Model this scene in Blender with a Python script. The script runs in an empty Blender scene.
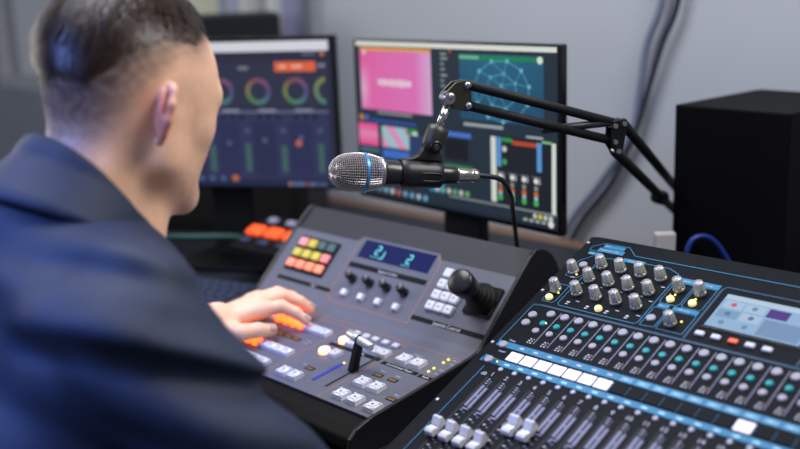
import bpy, math, random
import numpy as np
from mathutils import Matrix, Vector
random.seed(4); rng = np.random.default_rng(4)
sc = bpy.context.scene
COL = sc.collection
R = math.radians
DESK = 0.7408                                 # desk top height; every "h" below is measured from the desk top
AZ = R(-46)
U = Vector((math.cos(AZ), math.sin(AZ), 0)); V = Vector((-math.sin(AZ), math.cos(AZ), 0))

# ---------------------------------------------------------------- colours / materials
def lin(c):
    return tuple((x/12.92 if x <= .04045 else ((x+.055)/1.055)**2.4) for x in c)
def hx(s, a=1.0):
    s = s.lstrip('#'); return lin(tuple(int(s[i:i+2], 16)/255 for i in (0, 2, 4))) + (a,)

MATS = {}
def mat(name, col='#808080', rough=.5, metal=0., emit=None, es=1., trans=0., noise=0., nscale=60., bump=0., bscale=200.,
        vcol=False, coat=0., sss=0., spec=.5, stretch=None):
    if name in MATS: return MATS[name]
    m = bpy.data.materials.new(name); m.use_nodes = True; MATS[name] = m
    nt = m.node_tree; b = nt.nodes['Principled BSDF']
    b.inputs['Base Color'].default_value = hx(col)
    b.inputs['Roughness'].default_value = rough; b.inputs['Metallic'].default_value = metal
    b.inputs['Specular IOR Level'].default_value = spec
    b.inputs['Transmission Weight'].default_value = trans
    b.inputs['Coat Weight'].default_value = coat
    if sss:
        b.inputs['Subsurface Weight'].default_value = sss
        b.inputs['Subsurface Radius'].default_value = (.012, .004, .002); b.inputs['Subsurface Scale'].default_value = 1.0
    tc = nt.nodes.new('ShaderNodeTexCoord')
    vec = tc.outputs['Object']
    if stretch:
        mp = nt.nodes.new('ShaderNodeMapping'); mp.inputs['Scale'].default_value = stretch
        nt.links.new(vec, mp.inputs['Vector']); vec = mp.outputs['Vector']
    src = None
    if vcol:
        a = nt.nodes.new('ShaderNodeVertexColor'); a.layer_name = 'Col'; src = a.outputs['Color']
    n = nt.nodes.new('ShaderNodeTexNoise'); n.inputs['Scale'].default_value = nscale; n.inputs['Detail'].default_value = 5
    nt.links.new(vec, n.inputs['Vector'])
    mx = nt.nodes.new('ShaderNodeMix'); mx.data_type = 'RGBA'; mx.blend_type = 'MULTIPLY'
    mx.inputs[0].default_value = 1.0
    rp = nt.nodes.new('ShaderNodeMapRange'); nz = max(noise, .03)
    rp.inputs['From Min'].default_value = .3; rp.inputs['From Max'].default_value = .7
    rp.inputs['To Min'].default_value = 1-nz; rp.inputs['To Max'].default_value = 1+nz
    nt.links.new(n.outputs['Fac'], rp.inputs['Value'])
    if src is None: mx.inputs[6].default_value = hx(col)
    else: nt.links.new(src, mx.inputs[6])
    nt.links.new(rp.outputs['Result'], mx.inputs[7])
    if emit == 'vcol': b.inputs['Base Color'].default_value = (.012, .012, .014, 1)
    else: nt.links.new(mx.outputs[2], b.inputs['Base Color'])
    if bump:
        n2 = nt.nodes.new('ShaderNodeTexNoise'); n2.inputs['Scale'].default_value = bscale; n2.inputs['Detail'].default_value = 3
        nt.links.new(vec, n2.inputs['Vector'])
        bp = nt.nodes.new('ShaderNodeBump'); bp.inputs['Strength'].default_value = bump; bp.inputs['Distance'].default_value = .002
        nt.links.new(n2.outputs['Fac'], bp.inputs['Height']); nt.links.new(bp.outputs['Normal'], b.inputs['Normal'])
    if emit:
        b.inputs['Emission Strength'].default_value = es
        if emit == 'vcol': nt.links.new(src, b.inputs['Emission Color'])
        else: b.inputs['Emission Color'].default_value = hx(emit)
    return m

black = lambda: mat('black_plastic', '#0b0c0e', .6, spec=.15, bump=.15, bscale=900)
blackg = lambda: mat('black_gloss_plastic', '#0e0f11', .22, bump=.03)
blackm = lambda: mat('black_matt_plastic', '#0d0e10', .6, spec=.3, bump=.2, bscale=700)
grey = lambda: mat('console_grey_paint', '#5f626f', .5, spec=.3, noise=.04, nscale=20, bump=.06, bscale=1500)
steel = lambda: mat('brushed_steel', '#b9b9b6', .28, .9, noise=.06, nscale=90)
white_key = lambda: mat('white_key_plastic', '#dfe1ea', .16, coat=.6)
prnt = lambda: mat('printed_ink', vcol=True, rough=.5)
screen_m = lambda: mat('lit_screen', vcol=True, rough=.45, emit='vcol', es=.80, spec=.08)

# ---------------------------------------------------------------- mesh builder
class MB:
    def __init__(s): s.v = []; s.f = []; s.c = []; s.m = []; s.M = None
    def add(s, vs, fs, col=(1, 1, 1, 1), mi=0):
        o = len(s.v)
        if s.M is not None: vs = [tuple(s.M @ Vector(p)) for p in vs]
        s.v += [tuple(p) for p in vs]; s.f += [tuple(i+o for i in f) for f in fs]
        s.c += [col]*len(fs); s.m += [mi]*len(fs)
        return s
    def box(s, x0, x1, y0, y1, z0, z1, col=(1, 1, 1, 1), mi=0):
        vs = [(x, y, z) for z in (z0, z1) for y in (y0, y1) for x in (x0, x1)]
        return s.add(vs, [(0, 2, 3, 1), (4, 5, 7, 6), (0, 1, 5, 4), (2, 6, 7, 3), (0, 4, 6, 2), (1, 3, 7, 5)], col, mi)
    def frust(s, cx, cy, w, d, z0, z1, k=.85, col=(1, 1, 1, 1), mi=0):
        vs = []
        for z, q in ((z0, 1), (z1, k)):
            vs += [(cx-w/2*q, cy-d/2*q, z), (cx+w/2*q, cy-d/2*q, z), (cx+w/2*q, cy+d/2*q, z), (cx-w/2*q, cy+d/2*q, z)]
        return s.add(vs, [(3, 2, 1, 0), (4, 5, 6, 7), (0, 1, 5, 4), (1, 2, 6, 5), (2, 3, 7, 6), (3, 0, 4, 7)], col, mi)
    def quad(s, x0, y0, x1, y1, z=0., col=(1, 1, 1, 1), mi=0, t=.0004):
        return s.box(min(x0, x1), max(x0, x1), min(y0, y1), max(y0, y1), z-t, z, col, mi)
    def line(s, a, b, w, z=0., col=(1, 1, 1, 1), t=.0004):
        a = Vector(a[:2]); b = Vector(b[:2]); d = (b-a).normalized(); n = Vector((-d.y, d.x))*w/2
        p = [a-n, b-n, b+n, a+n]
        return s.add([(q.x, q.y, z-t) for q in p]+[(q.x, q.y, z) for q in p],
                     [(3, 2, 1, 0), (4, 5, 6, 7), (0, 1, 5, 4), (1, 2, 6, 5), (2, 3, 7, 6), (3, 0, 4, 7)], col)
    def prism(s, poly, x0, x1, col=(1, 1, 1, 1), mi=0):     # polygon in (y,z), counter-clockwise seen from +x, extruded along x
        n = len(poly)
        return s.add([(x0, y, z) for y, z in poly]+[(x1, y, z) for y, z in poly],
                     [tuple(range(n-1, -1, -1)), tuple(range(n, 2*n))]+[(i, (i+1) % n, n+(i+1) % n, n+i) for i in range(n)], col, mi)
    def plate(s, poly, z0, z1, col=(1, 1, 1, 1), mi=0):     # polygon in (x,y) ccw, extruded along z
        n = len(poly)
        return s.add([(x, y, z0) for x, y in poly]+[(x, y, z1) for x, y in poly],
                     [tuple(range(n-1, -1, -1)), tuple(range(n, 2*n))]+[(i, (i+1) % n, n+(i+1) % n, n+i) for i in range(n)], col, mi)
    def lathe(s, prof, a=(0, 0, 0), ax=(0, 0, 1), n=24, col=(1, 1, 1, 1), mi=0, lobes=0, la=0.):   # prof: (r, h) along the axis
        ax = Vector(ax).normalized(); t = Vector((1, 0, 0)) if abs(ax.x) < .9 else Vector((0, 1, 0))
        e1 = ax.cross(t).normalized(); e2 = ax.cross(e1)
        a = Vector(a); vs = []
        for r, h in prof:
            for i in range(n):
                th = 2*math.pi*i/n; rr = r*(1+la*math.cos(lobes*th)) if lobes else r
                vs.append(tuple(a+ax*h+e1*(rr*math.cos(th))+e2*(rr*math.sin(th))))
        m = len(prof)
        fs = [(j*n+i, j*n+(i+1) % n, (j+1)*n+(i+1) % n, (j+1)*n+i) for j in range(m-1) for i in range(n)]
        fs += [tuple(range(n-1, -1, -1)), tuple((m-1)*n+i for i in range(n))]
        return s.add(vs, fs, col, mi)
    def cyl(s, p0, p1, r0, r1=None, n=20, col=(1, 1, 1, 1), mi=0):
        p0 = Vector(p0); p1 = Vector(p1); r1 = r0 if r1 is None else r1
        return s.lathe([(r0, 0), (r1, (p1-p0).length)], p0, p1-p0, n, col, mi)
    def tube(s, pts, r, n=10, col=(1, 1, 1, 1), mi=0, smooth=6):
        P = [Vector(p) for p in pts]
        if smooth and len(P) > 2:
            Q = []
            for i in range(len(P)-1):
                a, b, c, d = P[max(i-1, 0)], P[i], P[i+1], P[min(i+2, len(P)-1)]
                for k in range(smooth):
                    t = k/smooth
                    Q.append(.5*((2*b)+(-a+c)*t+(2*a-5*b+4*c-d)*t*t+(-a+3*b-3*c+d)*t**3))
            P = Q+[P[-1]]
        vs = []; prev = None
        for i, p in enumerate(P):
            d = (P[min(i+1, len(P)-1)]-P[max(i-1, 0)]).normalized()
            if prev is None: e = d.orthogonal().normalized()
            else: e = (prev-d*prev.dot(d)).normalized()
            prev = e; f = d.cross(e)
            for k in range(n):
                th = 2*math.pi*k/n; vs.append(tuple(p+e*(r*math.cos(th))+f*(r*math.sin(th))))
        m = len(P)
        fs = [(j*n+i, j*n+(i+1) % n, (j+1)*n+(i+1) % n, (j+1)*n+i) for j in range(m-1) for i in range(n)]
        fs += [tuple(range(n-1, -1, -1)), tuple((m-1)*n+i for i in range(n))]
        return s.add(vs, fs, col, mi)
    def ball(s, c, r, n=16, col=(1, 1, 1, 1), mi=0, sc3=(1, 1, 1)):
        vs = []; m = n//2
        for j in range(1, m):
            ph = math.pi*j/m
            for i in range(n):
                th = 2*math.pi*i/n
                vs.append((c[0]+r*sc3[0]*math.sin(ph)*math.cos(th), c[1]+r*sc3[1]*math.sin(ph)*math.sin(th), c[2]+r*sc3[2]*math.cos(ph)))
        k = len(vs); vs += [(c[0], c[1], c[2]+r*sc3[2]), (c[0], c[1], c[2]-r*sc3[2])]
        fs = [(j*n+i, (j+1)*n+i, (j+1)*n+(i+1) % n, j*n+(i+1) % n) for j in range(m-2) for i in range(n)]
        fs += [(k, i, (i+1) % n) for i in range(n)]+[(k+1, (m-2)*n+(i+1) % n, (m-2)*n+i) for i in range(n)]
        return s.add(vs, fs, col, mi)
    def text(s, string, x, y, size, z=0., col=(1, 1, 1, 1), align='CENTER', rot=0.):
        for vs, fs in [text_geo(string, size, align)]:
            cr, sr = math.cos(rot), math.sin(rot)
            s.add([(x+a*cr-b*sr, y+a*sr+b*cr, z) for a, b, _ in vs], fs, col)
        return s
    def mesh(s, name, mats, smooth=False):
        me = bpy.data.meshes.new(name); me.from_pydata(s.v, [], s.f)
        if not isinstance(mats, (list, tuple)): mats = [mats]
        for m in mats: me.materials.append(m)
        me.polygons.foreach_set('material_index', s.m)
        if any(c != (1, 1, 1, 1) for c in s.c):
            ca = me.color_attributes.new('Col', 'FLOAT_COLOR', 'CORNER')
            arr = np.repeat(np.array([list(c)[:3]+[1.] for c in s.c], dtype=np.float32), [len(f) for f in s.f], axis=0)
            ca.data.foreach_set('color', arr.ravel())
        if smooth: me.polygons.foreach_set('use_smooth', [True]*len(s.f))
        me.update(); return me
    def build(s, name, mats, parent=None, M=None, bevel=0., smooth=False, seg=2):
        return link(name, s.mesh(name, mats, smooth), parent, M, bevel, seg, smooth)

_tc = {}
def text_geo(string, size, align):
    key = (string, size, align)
    if key in _tc: return _tc[key]
    cu = bpy.data.curves.new('lettering', 'FONT'); cu.body = string; cu.size = size; cu.align_x = align; cu.resolution_u = 2
    ob = bpy.data.objects.new('lettering', cu); COL.objects.link(ob)
    me = bpy.data.meshes.new_from_object(ob.evaluated_get(bpy.context.evaluated_depsgraph_get()))
    out = ([tuple(v.co) for v in me.vertices], [tuple(p.vertices) for p in me.polygons])
    bpy.data.objects.remove(ob); bpy.data.curves.remove(cu); bpy.data.meshes.remove(me)
    _tc[key] = out; return out

def link(name, me, parent=None, M=None, bevel=0., seg=2, smooth=False):
    o = bpy.data.objects.new(name, me); COL.objects.link(o)
    if parent is not None: o.parent = parent
    if M is not None: o.matrix_basis = M
    if bevel:
        b = o.modifiers.new('edge', 'BEVEL'); b.width = bevel; b.segments = seg; b.limit_method = 'ANGLE'; b.angle_limit = R(40)
        b.harden_normals = False
    return o
def tag(o, label, cat, group=None):
    o['label'] = label; o['category'] = cat
    if group: o['group'] = group
    return o
def thing(name, label, cat, loc=(0, 0, 0), rz=0., group=None):
    o = bpy.data.objects.new(name, None); COL.objects.link(o)
    o.location = loc; o.rotation_euler = (0, 0, rz); o.empty_display_size = .05
    return tag(o, label, cat, group)
def struct(o): o['kind'] = 'structure'; return o
def on(o, label): o['label'] = label; return o
def T(x, y, z=0.): return Matrix.Translation((x, y, z))

# ================================================================ SETTING
VW = 1.93      # distance of the wall along V
def uv(u, v, h=0.): p = U*u+V*v; return Vector((p.x, p.y, DESK+h))
FR = Matrix.Rotation(AZ, 4, 'Z')
struct(MB().box(-6, 3, -2, VW+.12, -.05, 0).build('floor', mat('floor_vinyl', '#4a4b50', .5, noise=.12, nscale=5), M=FR))
# wall with a window opening: u -4.4..-2.33, z .95..2.2
wm = mat('wall_paint', '#aeb4be', .85, noise=.03, nscale=3, bump=.08, bscale=120)
w = MB()
for x0, x1, z0, z1 in ((-6, -4.6, 0, 2.7), (-4.6, -2.70, 0, .95), (-4.6, -2.70, 2.2, 2.7), (-2.70, 3, 0, 2.7)):
    w.box(x0, x1, VW, VW+.12, z0, z1)
struct(w.build('wall_back', wm, M=FR))
fr = MB()
for x0, x1, z0, z1 in ((-4.6, -2.70, .95, 1.0), (-4.6, -2.70, 2.15, 2.2), (-4.6, -4.55, 1.0, 2.15), (-2.75, -2.70, 1.0, 2.15), (-3.65, -3.59, 1.0, 2.15)):
    fr.box(x0, x1, VW+.01, VW+.07, z0, z1)
struct(fr.build('window_1', mat('window_white', '#d6d8da', .4), M=FR))
struct(MB().box(-4.55, -2.75, VW+.045, VW+.05, 1.0, 2.15).build('window_1_glass', mat('window_glass', '#ffffff', .02, trans=1.0, spec=.5), M=FR))
struct(MB().box(-6, 3, VW-.012, VW, 0, .08).build('baseboard_back', mat('baseboard_white', '#c9cad0', .5), M=FR))
# vertical blind slats hanging before the window
sl_ = [(-3.30, -3.12, '#cdd0bf'), (-3.12, -2.93, '#d2d4c6'), (-2.93, -2.705, '#d0d2c0'), (-2.705, -2.655, '#8b93a0'), (-2.655, -2.595, '#9aa0b6'), (-2.595, -2.505, '#b3b7b8'), (-2.505, -2.455, '#8d939c'), (-2.455, -2.385, '#b6babc'), (-2.385, -2.305, '#7d819e')]  # cream of the leftmost slats: sunlight through the blind put into the colour
for i, (x0, x1, tone) in enumerate(sl_):
    s = MB(); n = 8
    top = [(x0+(x1-x0)*k/n, .010*math.sin(math.pi*k/n)+.012*(k/n)) for k in range(n+1)]
    s.plate(top+[(a, b+.0015) for a, b in reversed(top)], .86, 2.275)
    o = s.build('vertical_blind_slat', mat('blind_cloth_%d' % i, tone, .8, bump=.1), M=FR @ T(0, VW-.07))
    tag(o, 'pale cloth slat of the vertical blind beside the window', 'blind', 'slats of the vertical window blind')
o = MB().box(-3.4, -2.25, VW-.09, VW-.03, 2.28, 2.33).build('blind_rail', mat('rail_white', '#cfcfd2', .4), M=FR)
tag(o, 'white rail carrying the vertical blind slats', 'blind rail')

# ---- desk
dk = thing('desk', 'large grey-topped desk with a light wooden rear edge carrying the mixing equipment', 'desk', tuple(uv(-1.1, 1.2, -DESK)), AZ); DT = .74
def dl(u0, u1, v0, v1, z0, z1): return (u0+1.1, u1+1.1, v0-1.2, v1-1.2, z0, z1)
MB().box(*dl(-2.9, .25, .69, 1.850, DT-.03, DT)).build('desktop', mat('desk_laminate', '#24262d', .55, spec=.25, noise=.05, nscale=12), dk, bevel=.002)
MB().box(*dl(-2.9, .25, 1.850, 1.90, DT-.03, DT)).build('wooden_edge', mat('oak_edge', '#6e5542', .5, noise=.25, nscale=14, stretch=(1, 8, 8)), dk, bevel=.002)
for a in (-2.8, .12):
    for b in (.78, 1.75):
        MB().box(*dl(a, a+.06, b, b+.06, 0, DT-.03)).build('leg', mat('desk_leg_metal', '#2a2b2e', .4, .6), dk)

# ================================================================ VIDEO SWITCHER
class Plane:
    def __init__(s, y, z, ang): s.o = Vector((0, y, z)); s.a = ang; s.n = Vector((0, -math.sin(ang), math.cos(ang)))
    def M(s, u, t, lift=0., rz=0.):
        p = s.o+Vector((u, t*math.cos(s.a), t*math.sin(s.a)))+s.n*lift
        return Matrix.Translation(p) @ Matrix.Rotation(s.a, 4, 'X') @ Matrix.Rotation(rz, 4, 'Z')
sw = thing('video_switcher', 'grey sloped vision mixing console with white keys, joystick and silver lever', 'video switcher', (.204, 1.508, DESK), AZ)
W0 = -.531
UP = Plane(-.14, .070, math.atan2(.096, .100))
LO = Plane(-.14, .070, math.atan2(.026, .215))
# body: black shell
prof = [(-.384, 0), (.052, 0), (.060, .03), (.062, .09), (.0595, .135), (.054, .156), (.045, .173), (.034, .184), (.020, .192), (.002, .197), (-.038, .162), (-.139, .066), (-.355, .040), (-.380, .036), (-.393, .026), (-.396, .012)]
MB().prism([(y, z+.0) for y, z in prof], W0, 0).build('body', black(), sw, bevel=.003)
rim = [(-.384, 0), (.054, 0), (.065, .03), (.067, .08), (.0665, .115), (.064, .138), (.0585, .158), (.050, .175), (.039, .188), (.026, .197), (.012, .2020), (-.001, .2025), (-.012, .1960), (-.040, .1705), (-.118, .0955), (-.131, .0820), (-.141, .0755), (-.155, .0725), (-.356, .0480), (-.384, .0400), (-.397, .0290), (-.400, .012)]
for x in (W0-.007, .0):
    MB().prism(rim, x, x+.007).build('side_panel', mat('side_panel_black', '#1b1c20', .33, coat=.2), sw, bevel=.0016)
# hood strip
hm = mat('hood_dark_grey', '#35363b', .55, spec=.3, noise=.04)
MB().prism([(.003, .2000), (-.037, .1665), (-.040, .1640), (.0, .195)], W0, 0).build('hood_strip', hm, sw, bevel=.0008)
# face plate, raised in the middle at the display
fp = MB()
def plate_on(P, poly, lift0, lift1, mb, mi=0):
    mb.M = P.M(0, 0); mb.plate(poly, lift0, lift1, mi=mi); mb.M = None
plate_on(UP, [(W0, .004), (0, .004), (0, .1395), (-.158, .1395), (-.168, .150), (-.352, .150), (-.362, .1395), (W0, .1395)], -.003, .0008, fp)
# rounded crease
ys = []
for k in range(7):
    t = k/6; a = UP.M(0, .012*(1-t)**1.0).translation; b = LO.M(0, -.012*t).translation
    p = a*(1-t)+b*t; ys.append((p.y, p.z+.0008))
fp.prism([(y, z) for y, z in ys]+[(y, z-.004) for y, z in reversed(ys)], W0, 0)
plate_on(LO, [(W0, -.2165), (0, -.2165), (0, -.010), (W0, -.010)], -.003, .0008, fp)
fp.build('face_plate', grey(), sw, bevel=.0004, seg=1)
# upper bare part between face and hood (dark)
hd = MB(); plate_on(UP, [(W0, .1385), (0, .1385), (0, .1405), (W0, .1405)], -.003, .0006, hd)
ORG = hx('#b57a5e'); GL = .0012
ol = MB()
def oline(P, a, b, w=.0009): ol.M = P.M(0, 0, GL); ol.line(a, b, w, 0, ORG); ol.M = None
oline(UP, (-.345, .018), (-.155, .018)); oline(UP, (-.155, .018), (-.155, .128)); oline(UP, (-.155, .128), (-.166, .148)); oline(UP, (-.345, .018), (-.355, .028)); oline(UP, (-.355, .028), (-.355, .138))
oline(LO, (-.530, -.034), (-.112, -.034)); oline(LO, (-.245, -.034), (-.243, -.216)); oline(LO, (-.110, -.024), (-.110, -.216)); oline(LO, (-.110, -.024), (-.002, -.024)); oline(LO, (-.530, -.022), (-.118, -.022)); oline(UP, (-.34, .005), (-.01, .005))
ol.build('printed_lines', prnt(), sw)
# lettering on the face
WHT = hx('#d9dbe6'); BLK = hx('#16181c')
def strip(P, x0, x1, t, h, txt, size=.0062, right=.5):
    M = P.M((x0+x1)/2, t, GL)
    o = MB().quad(-(x1-x0)/2, -h/2, (x1-x0)/2, h/2, 0, BLK).build('label_strip', mat('label_black', '#101215', .6, spec=.15), sw, M)
    if txt: MB().text(txt, (right-.5)*(x1-x0), -size*.33, size, .0002, WHT).build('lettering', prnt(), o)
strip(UP, -.349, -.162, .0930, .0098, 'System Control', .0072, .52)
strip(UP, -.503, -.355, .0345, .0075, 'Macro', .006, .7)
strip(UP, -.153, .0, .0305, .0082, 'Joystick Control', .0085, .5)
strip(LO, -.229, -.1130, -.0880, .0080, 'Transition', .006, .6)
strip(LO, -.1060, -.0315, -.0905, .0085, 'Downstream Keyer', .0068)
strip(LO, -.0278, -.001, -.0915, .0085, 'Fade', .0068)
# display
d = MB().box(-.0855, .0855, -.0175, .0175, 0, .0012).build('display', mat('display_glass_blue', '#060c28', .4, spec=.12, emit='#16266c', es=.55), sw, UP.M(-.256, .1275, .0006))
CY = hx('#6fe6f2'); dg = MB()
def seg7(x, y, s, on_):
    S = {'a': (0, 2, 1, 2), 'g': (0, 1, 1, 1), 'd': (0, 0, 1, 0), 'f': (0, 1, 0, 2), 'b': (1, 1, 1, 2), 'e': (0, 0, 0, 1), 'c': (1, 0, 1, 1)}
    for k in on_:
        a, b, c, e = S[k]; dg.line((x+a*s, y+b*s), (x+c*s, y+e*s), .0022, .0016, CY)
seg7(-.048, -.006, .0080, 'abged'); seg7(-.034, -.012, .0072, 'bcd'); seg7(.030, -.009, .0080, 'abged')
for i in range(5): dg.quad(-.055+.004*i, -.0125, -.053+.004*i, -.011, .0016, CY); dg.quad(.022+.004*i, -.0145, .024+.004*i, -.013, .0016, CY)
dg.build('digits', mat('digit_glow', vcol=True, emit='vcol', es=1.1), d)
# rotary knobs + square keys under the display
kn = MB()
kn.lathe([(.0088, 0), (.0088, .002), (.0072, .003), (.0068, .017), (.0060, .0185)], n=28)
kn.box(-.0007, .0007, .001, .0066, .0182, .0190, mi=1)
kme = kn.mesh('rotary_knob', [blackg(), mat('pointer_grey', '#c9ccd4', .4)], True)
for x in (-.3186, -.2757, -.2345, -.1932): link('rotary_knob', kme, sw, UP.M(x, .066, .0008))
kq = MB().frust(0, 0, .0125, .0125, 0, .0075, .86).mesh('square_key', white_key())
for x in (-.3183, -.2763, -.2345, -.1920): link('square_key', kq, sw, UP.M(x, .0375, .0008), .0012)
# colour key grid
g = MB().box(-.053, .053, -.036, .036, 0, .003).build('key_grid', black(), sw, UP.M(-.4460, .0885, .0008), .001)
gc = [['#e58a92', '#b6a53f', '#3c5b5d', '#3c5b5d'], ['#b5ab48', '#b5ab48', '#b8ac46', '#e07c7c'], ['#fd8a6c', '#fd8868', '#fd8a66', '#fd8c66']]
for r in range(3):
    for c in range(4):
        kk = MB().frust(0, 0, .0205, .0170, .0, .0045, .88).build('colour_key', mat('lit_key_'+gc[r][c][1:], gc[r][c], .4, emit=gc[r][c], es=.5 if c < 2 or r else .2), g, T(-.0390+.026*c, .0228-.0228*r, .003), .0012)
# joystick keypad
kp = MB().frust(0, 0, .0180, .0175, 0, .0075, .88).mesh('keypad_key', white_key())
for r in range(4):
    for c in range(3):
        if r == 3 and c > 0: continue
        k = link('keypad_key', kp, sw, UP.M(-.1255+.0195*c, .0565+.0205*r, .0008), .002)
        if r < 3: MB().quad(-.002, -.0012, .002, .0012, .0077, hx('#5a5d68')).build('key_symbol', prnt(), k)
# joystick
j = MB().box(-.0275, .0275, -.0270, .0270, 0, .006).build('joystick_base', blackg(), sw, UP.M(-.034, .0865, .0008), .0025)
b = MB()
pr = [(.026, 0)]
for k in range(4): pr += [(.0245-.0033*k, .003+.0085*k), (.0262-.0036*k, .0055+.0085*k), (.0222-.0033*k, .0095+.0085*k)]
pr += [(.010, .040), (.008, .041)]
tilt = Matrix.Rotation(R(8), 4, 'Y') @ Matrix.Rotation(R(9), 4, 'X')
b.lathe(pr, n=36).build('boot', mat('rubber_black', '#141416', .55, bump=.1), j, T(0, 0, .006) @ tilt, smooth=True)
MB().lathe([(.0090, .030), (.0120, .036), (.0150, .044), (.0165, .054), (.0180, .068), (.0182, .075), (.0174, .0785), (.0152, .0805), (.004, .0810)], n=36).build('handle', mat('joystick_satin_black', '#1d1f26', .3), j, T(0, 0, .006) @ tilt @ Matrix.Diagonal((1.13, 1.13, 1.0, 1)), smooth=True)
# crystal keys on the lower face
ck = MB(); ck.frust(0, 0, .0186, .0180, 0, .0060, .93)
for sx in (-1, 1):
    for sy in (-1, 1): ck.ball((sx*.0062, sy*.0060, .0058), .0021, 10)
ck.frust(0, 0, .0110, .0105, .0058, .0072, .8)
ck.box(-.0016, .0016, -.0012, .0012, .0070, .0076, mi=1)
cmats = [mat('crystal_key', '#d8dae6', .12, coat=.8, noise=.12, nscale=260), mat('key_symbol_dark', '#54566a', .5)]
cme = ck.mesh('crystal_key', cmats, False)
def ckey(u, t, k=1.): return link('crystal_key', cme, sw, LO.M(u, t, .0008) @ Matrix.Diagonal((k, k, k, 1)), .0009, 2)
lit = mat('lit_key_warm', '#ffd9bd', .3, emit='#ff9d62', es=3.6)
lit2 = mat('lit_key_orange', '#ff8a4a', .3, emit='#ff5a1c', es=3.6)
def lkey(u, t, m, label):
    me = MB().lathe([(.0096, 0), (.0094, .0040), (.0080, .0066), (.0055, .0078), (.0020, .0082)], n=28).mesh('lit_key', m, True)
    return on(link('lit_key', me, sw, LO.M(u, t, .0008)), label)
for u in (-.2107, -.1853): ckey(u, -.1950, 1.15)
for u in (-.0795, -.0500): ckey(u, -.1550, 1.18); ckey(u, -.1960, 1.18)
ckey(-.0130, -.1970, 1.18)
for u in (-.0785, -.0500): ckey(u, -.0700, 1.18)
ckey(-.1880, -.1120); lkey(-.2115, -.1140, lit, 'key glowing warm white')
lkey(-.2115, -.0720, lit, 'key glowing warm white')
for u in (-.1930, -.1745, -.1560, -.1375, -.1195): ckey(u, -.0720)
sm = MB().frust(0, 0, .0130, .0110, 0, .0055, .9).mesh('small_key', cmats[0])
for u in (-.2130, -.1910, -.1697, -.1469, -.1243): link('small_key', sm, sw, LO.M(u, -.0430, .0008), .0018)
for i in range(13):
    u = -.2600-.0192*i
    if i in (3, 4, 5, 6): lkey(u, -.0700, lit2, 'key glowing orange under the hand')
    else: ckey(u, -.0700)
    if i in (4, 5, 7, 8): lkey(u, -.1500, lit2, 'key glowing orange under the hand')
    else: ckey(u, -.1500)
    ckey(u-.006, -.1920)
# little name displays
def ndisp(u, t, w_=.017, h=.0085, n=3):
    o = MB().box(-w_/2, w_/2, -h/2, h/2, 0, .0008).build('name_display', mat('name_display_black', '#14120f', .3), sw, LO.M(u, t, .0008))
    q = MB()
    for k in range(n): q.quad(-w_*.36+k*w_*.26, -h*.26, -w_*.36+k*w_*.26+w_*.18, h*.20, .0010, hx('#e8b23a')); q.quad(-w_*.36+k*w_*.26+.0012, -h*.05, -w_*.36+k*w_*.26+w_*.18-.001, h*.08, .0012, hx('#14120f'))
    q.build('readout', mat('amber_readout', vcol=True, emit='vcol', es=.5), o)
for u, t in ((-.1880, -.1640), (-.0800, -.1235), (-.0500, -.1230), (-.0110, -.1640)): ndisp(u, t)
for i in range(12): ndisp(-.2900-.0205*i, -.1070, .018, .009)
lt = MB(); lt.M = LO.M(0, 0, GL)
for u, t, s in ((-.205, -.160, 'Key'), (-.082, -.1125, 'Rate'), (-.050, -.1125, 'Rate'), (-.012, -.1535, 'Rate'), (-.262, -.1040, 'Next'), (-.262, -.1120, 'Line'), (-.072, -.0480, 'Memory'), (-.008, -.0325, 'Mic On'), (-.008, -.0440, 'Tie'), (-.008, -.0650, 'Auto'), (-.008, -.0770, 'Cut')):
    lt.text(s, u, t, .0058, 0, hx('#b9bdd0'))
lt.M = None; lt.build('lettering', prnt(), sw)
ld = MB().lathe([(.0021, 0), (.0018, .0012), (.0009, .0018)], n=12).mesh('indicator_light', mat('led_yellow', '#ffd23a', .3, emit='#ffc62a', es=2.2))
for t in (-.0325, -.0436, -.0642, -.0756): link('indicator_light', ld, sw, LO.M(-.0235, t, .0008))
link('indicator_light', ld, sw, LO.M(-.1545, -.1240, .0010))
MB().box(-.0032, .0032, -.030, .030, 0, .0007).build('position_strip', mat('strip_blue', '#34379c', .3, emit='#2c2f9a', es=.25), sw, LO.M(-.1555, -.1560, .0008))
MB().box(-.0022, .0022, -.0560, .0560, 0, .0005).build('lever_slot', mat('slot_black', '#050506', .6), sw, LO.M(-.1230, -.1330, .0008))
# transition lever
tb = MB(); tb.prism([(-.007, 0), (.007, 0), (.0055, .046), (-.0055, .046)], -.0050, .0050)
lv = tb.build('lever', blackm(), sw, LO.M(-.1230, -.1350, .0008) @ Matrix.Rotation(R(-16), 4, 'X') @ Matrix.Rotation(R(11), 4, 'Y'), .001)
hb = MB().lathe([(.0052, -.0255), (.0068, -.0240), (.0070, -.0060), (.0070, .0060), (.0068, .0225), (.0062, .0265), (.0045, .0280)], (0, 0, .0510), (1, 0, 0), 28)
hb.build('lever_handle', mat('polished_aluminium', '#d9dadc', .32, .6), lv, smooth=True)
MB().lathe([(.0073, -.0016), (.0073, .0016)], (-.001, 0, .0510), (1, 0, 0), 28).build('ring', blackm(), lv, smooth=True)

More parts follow.
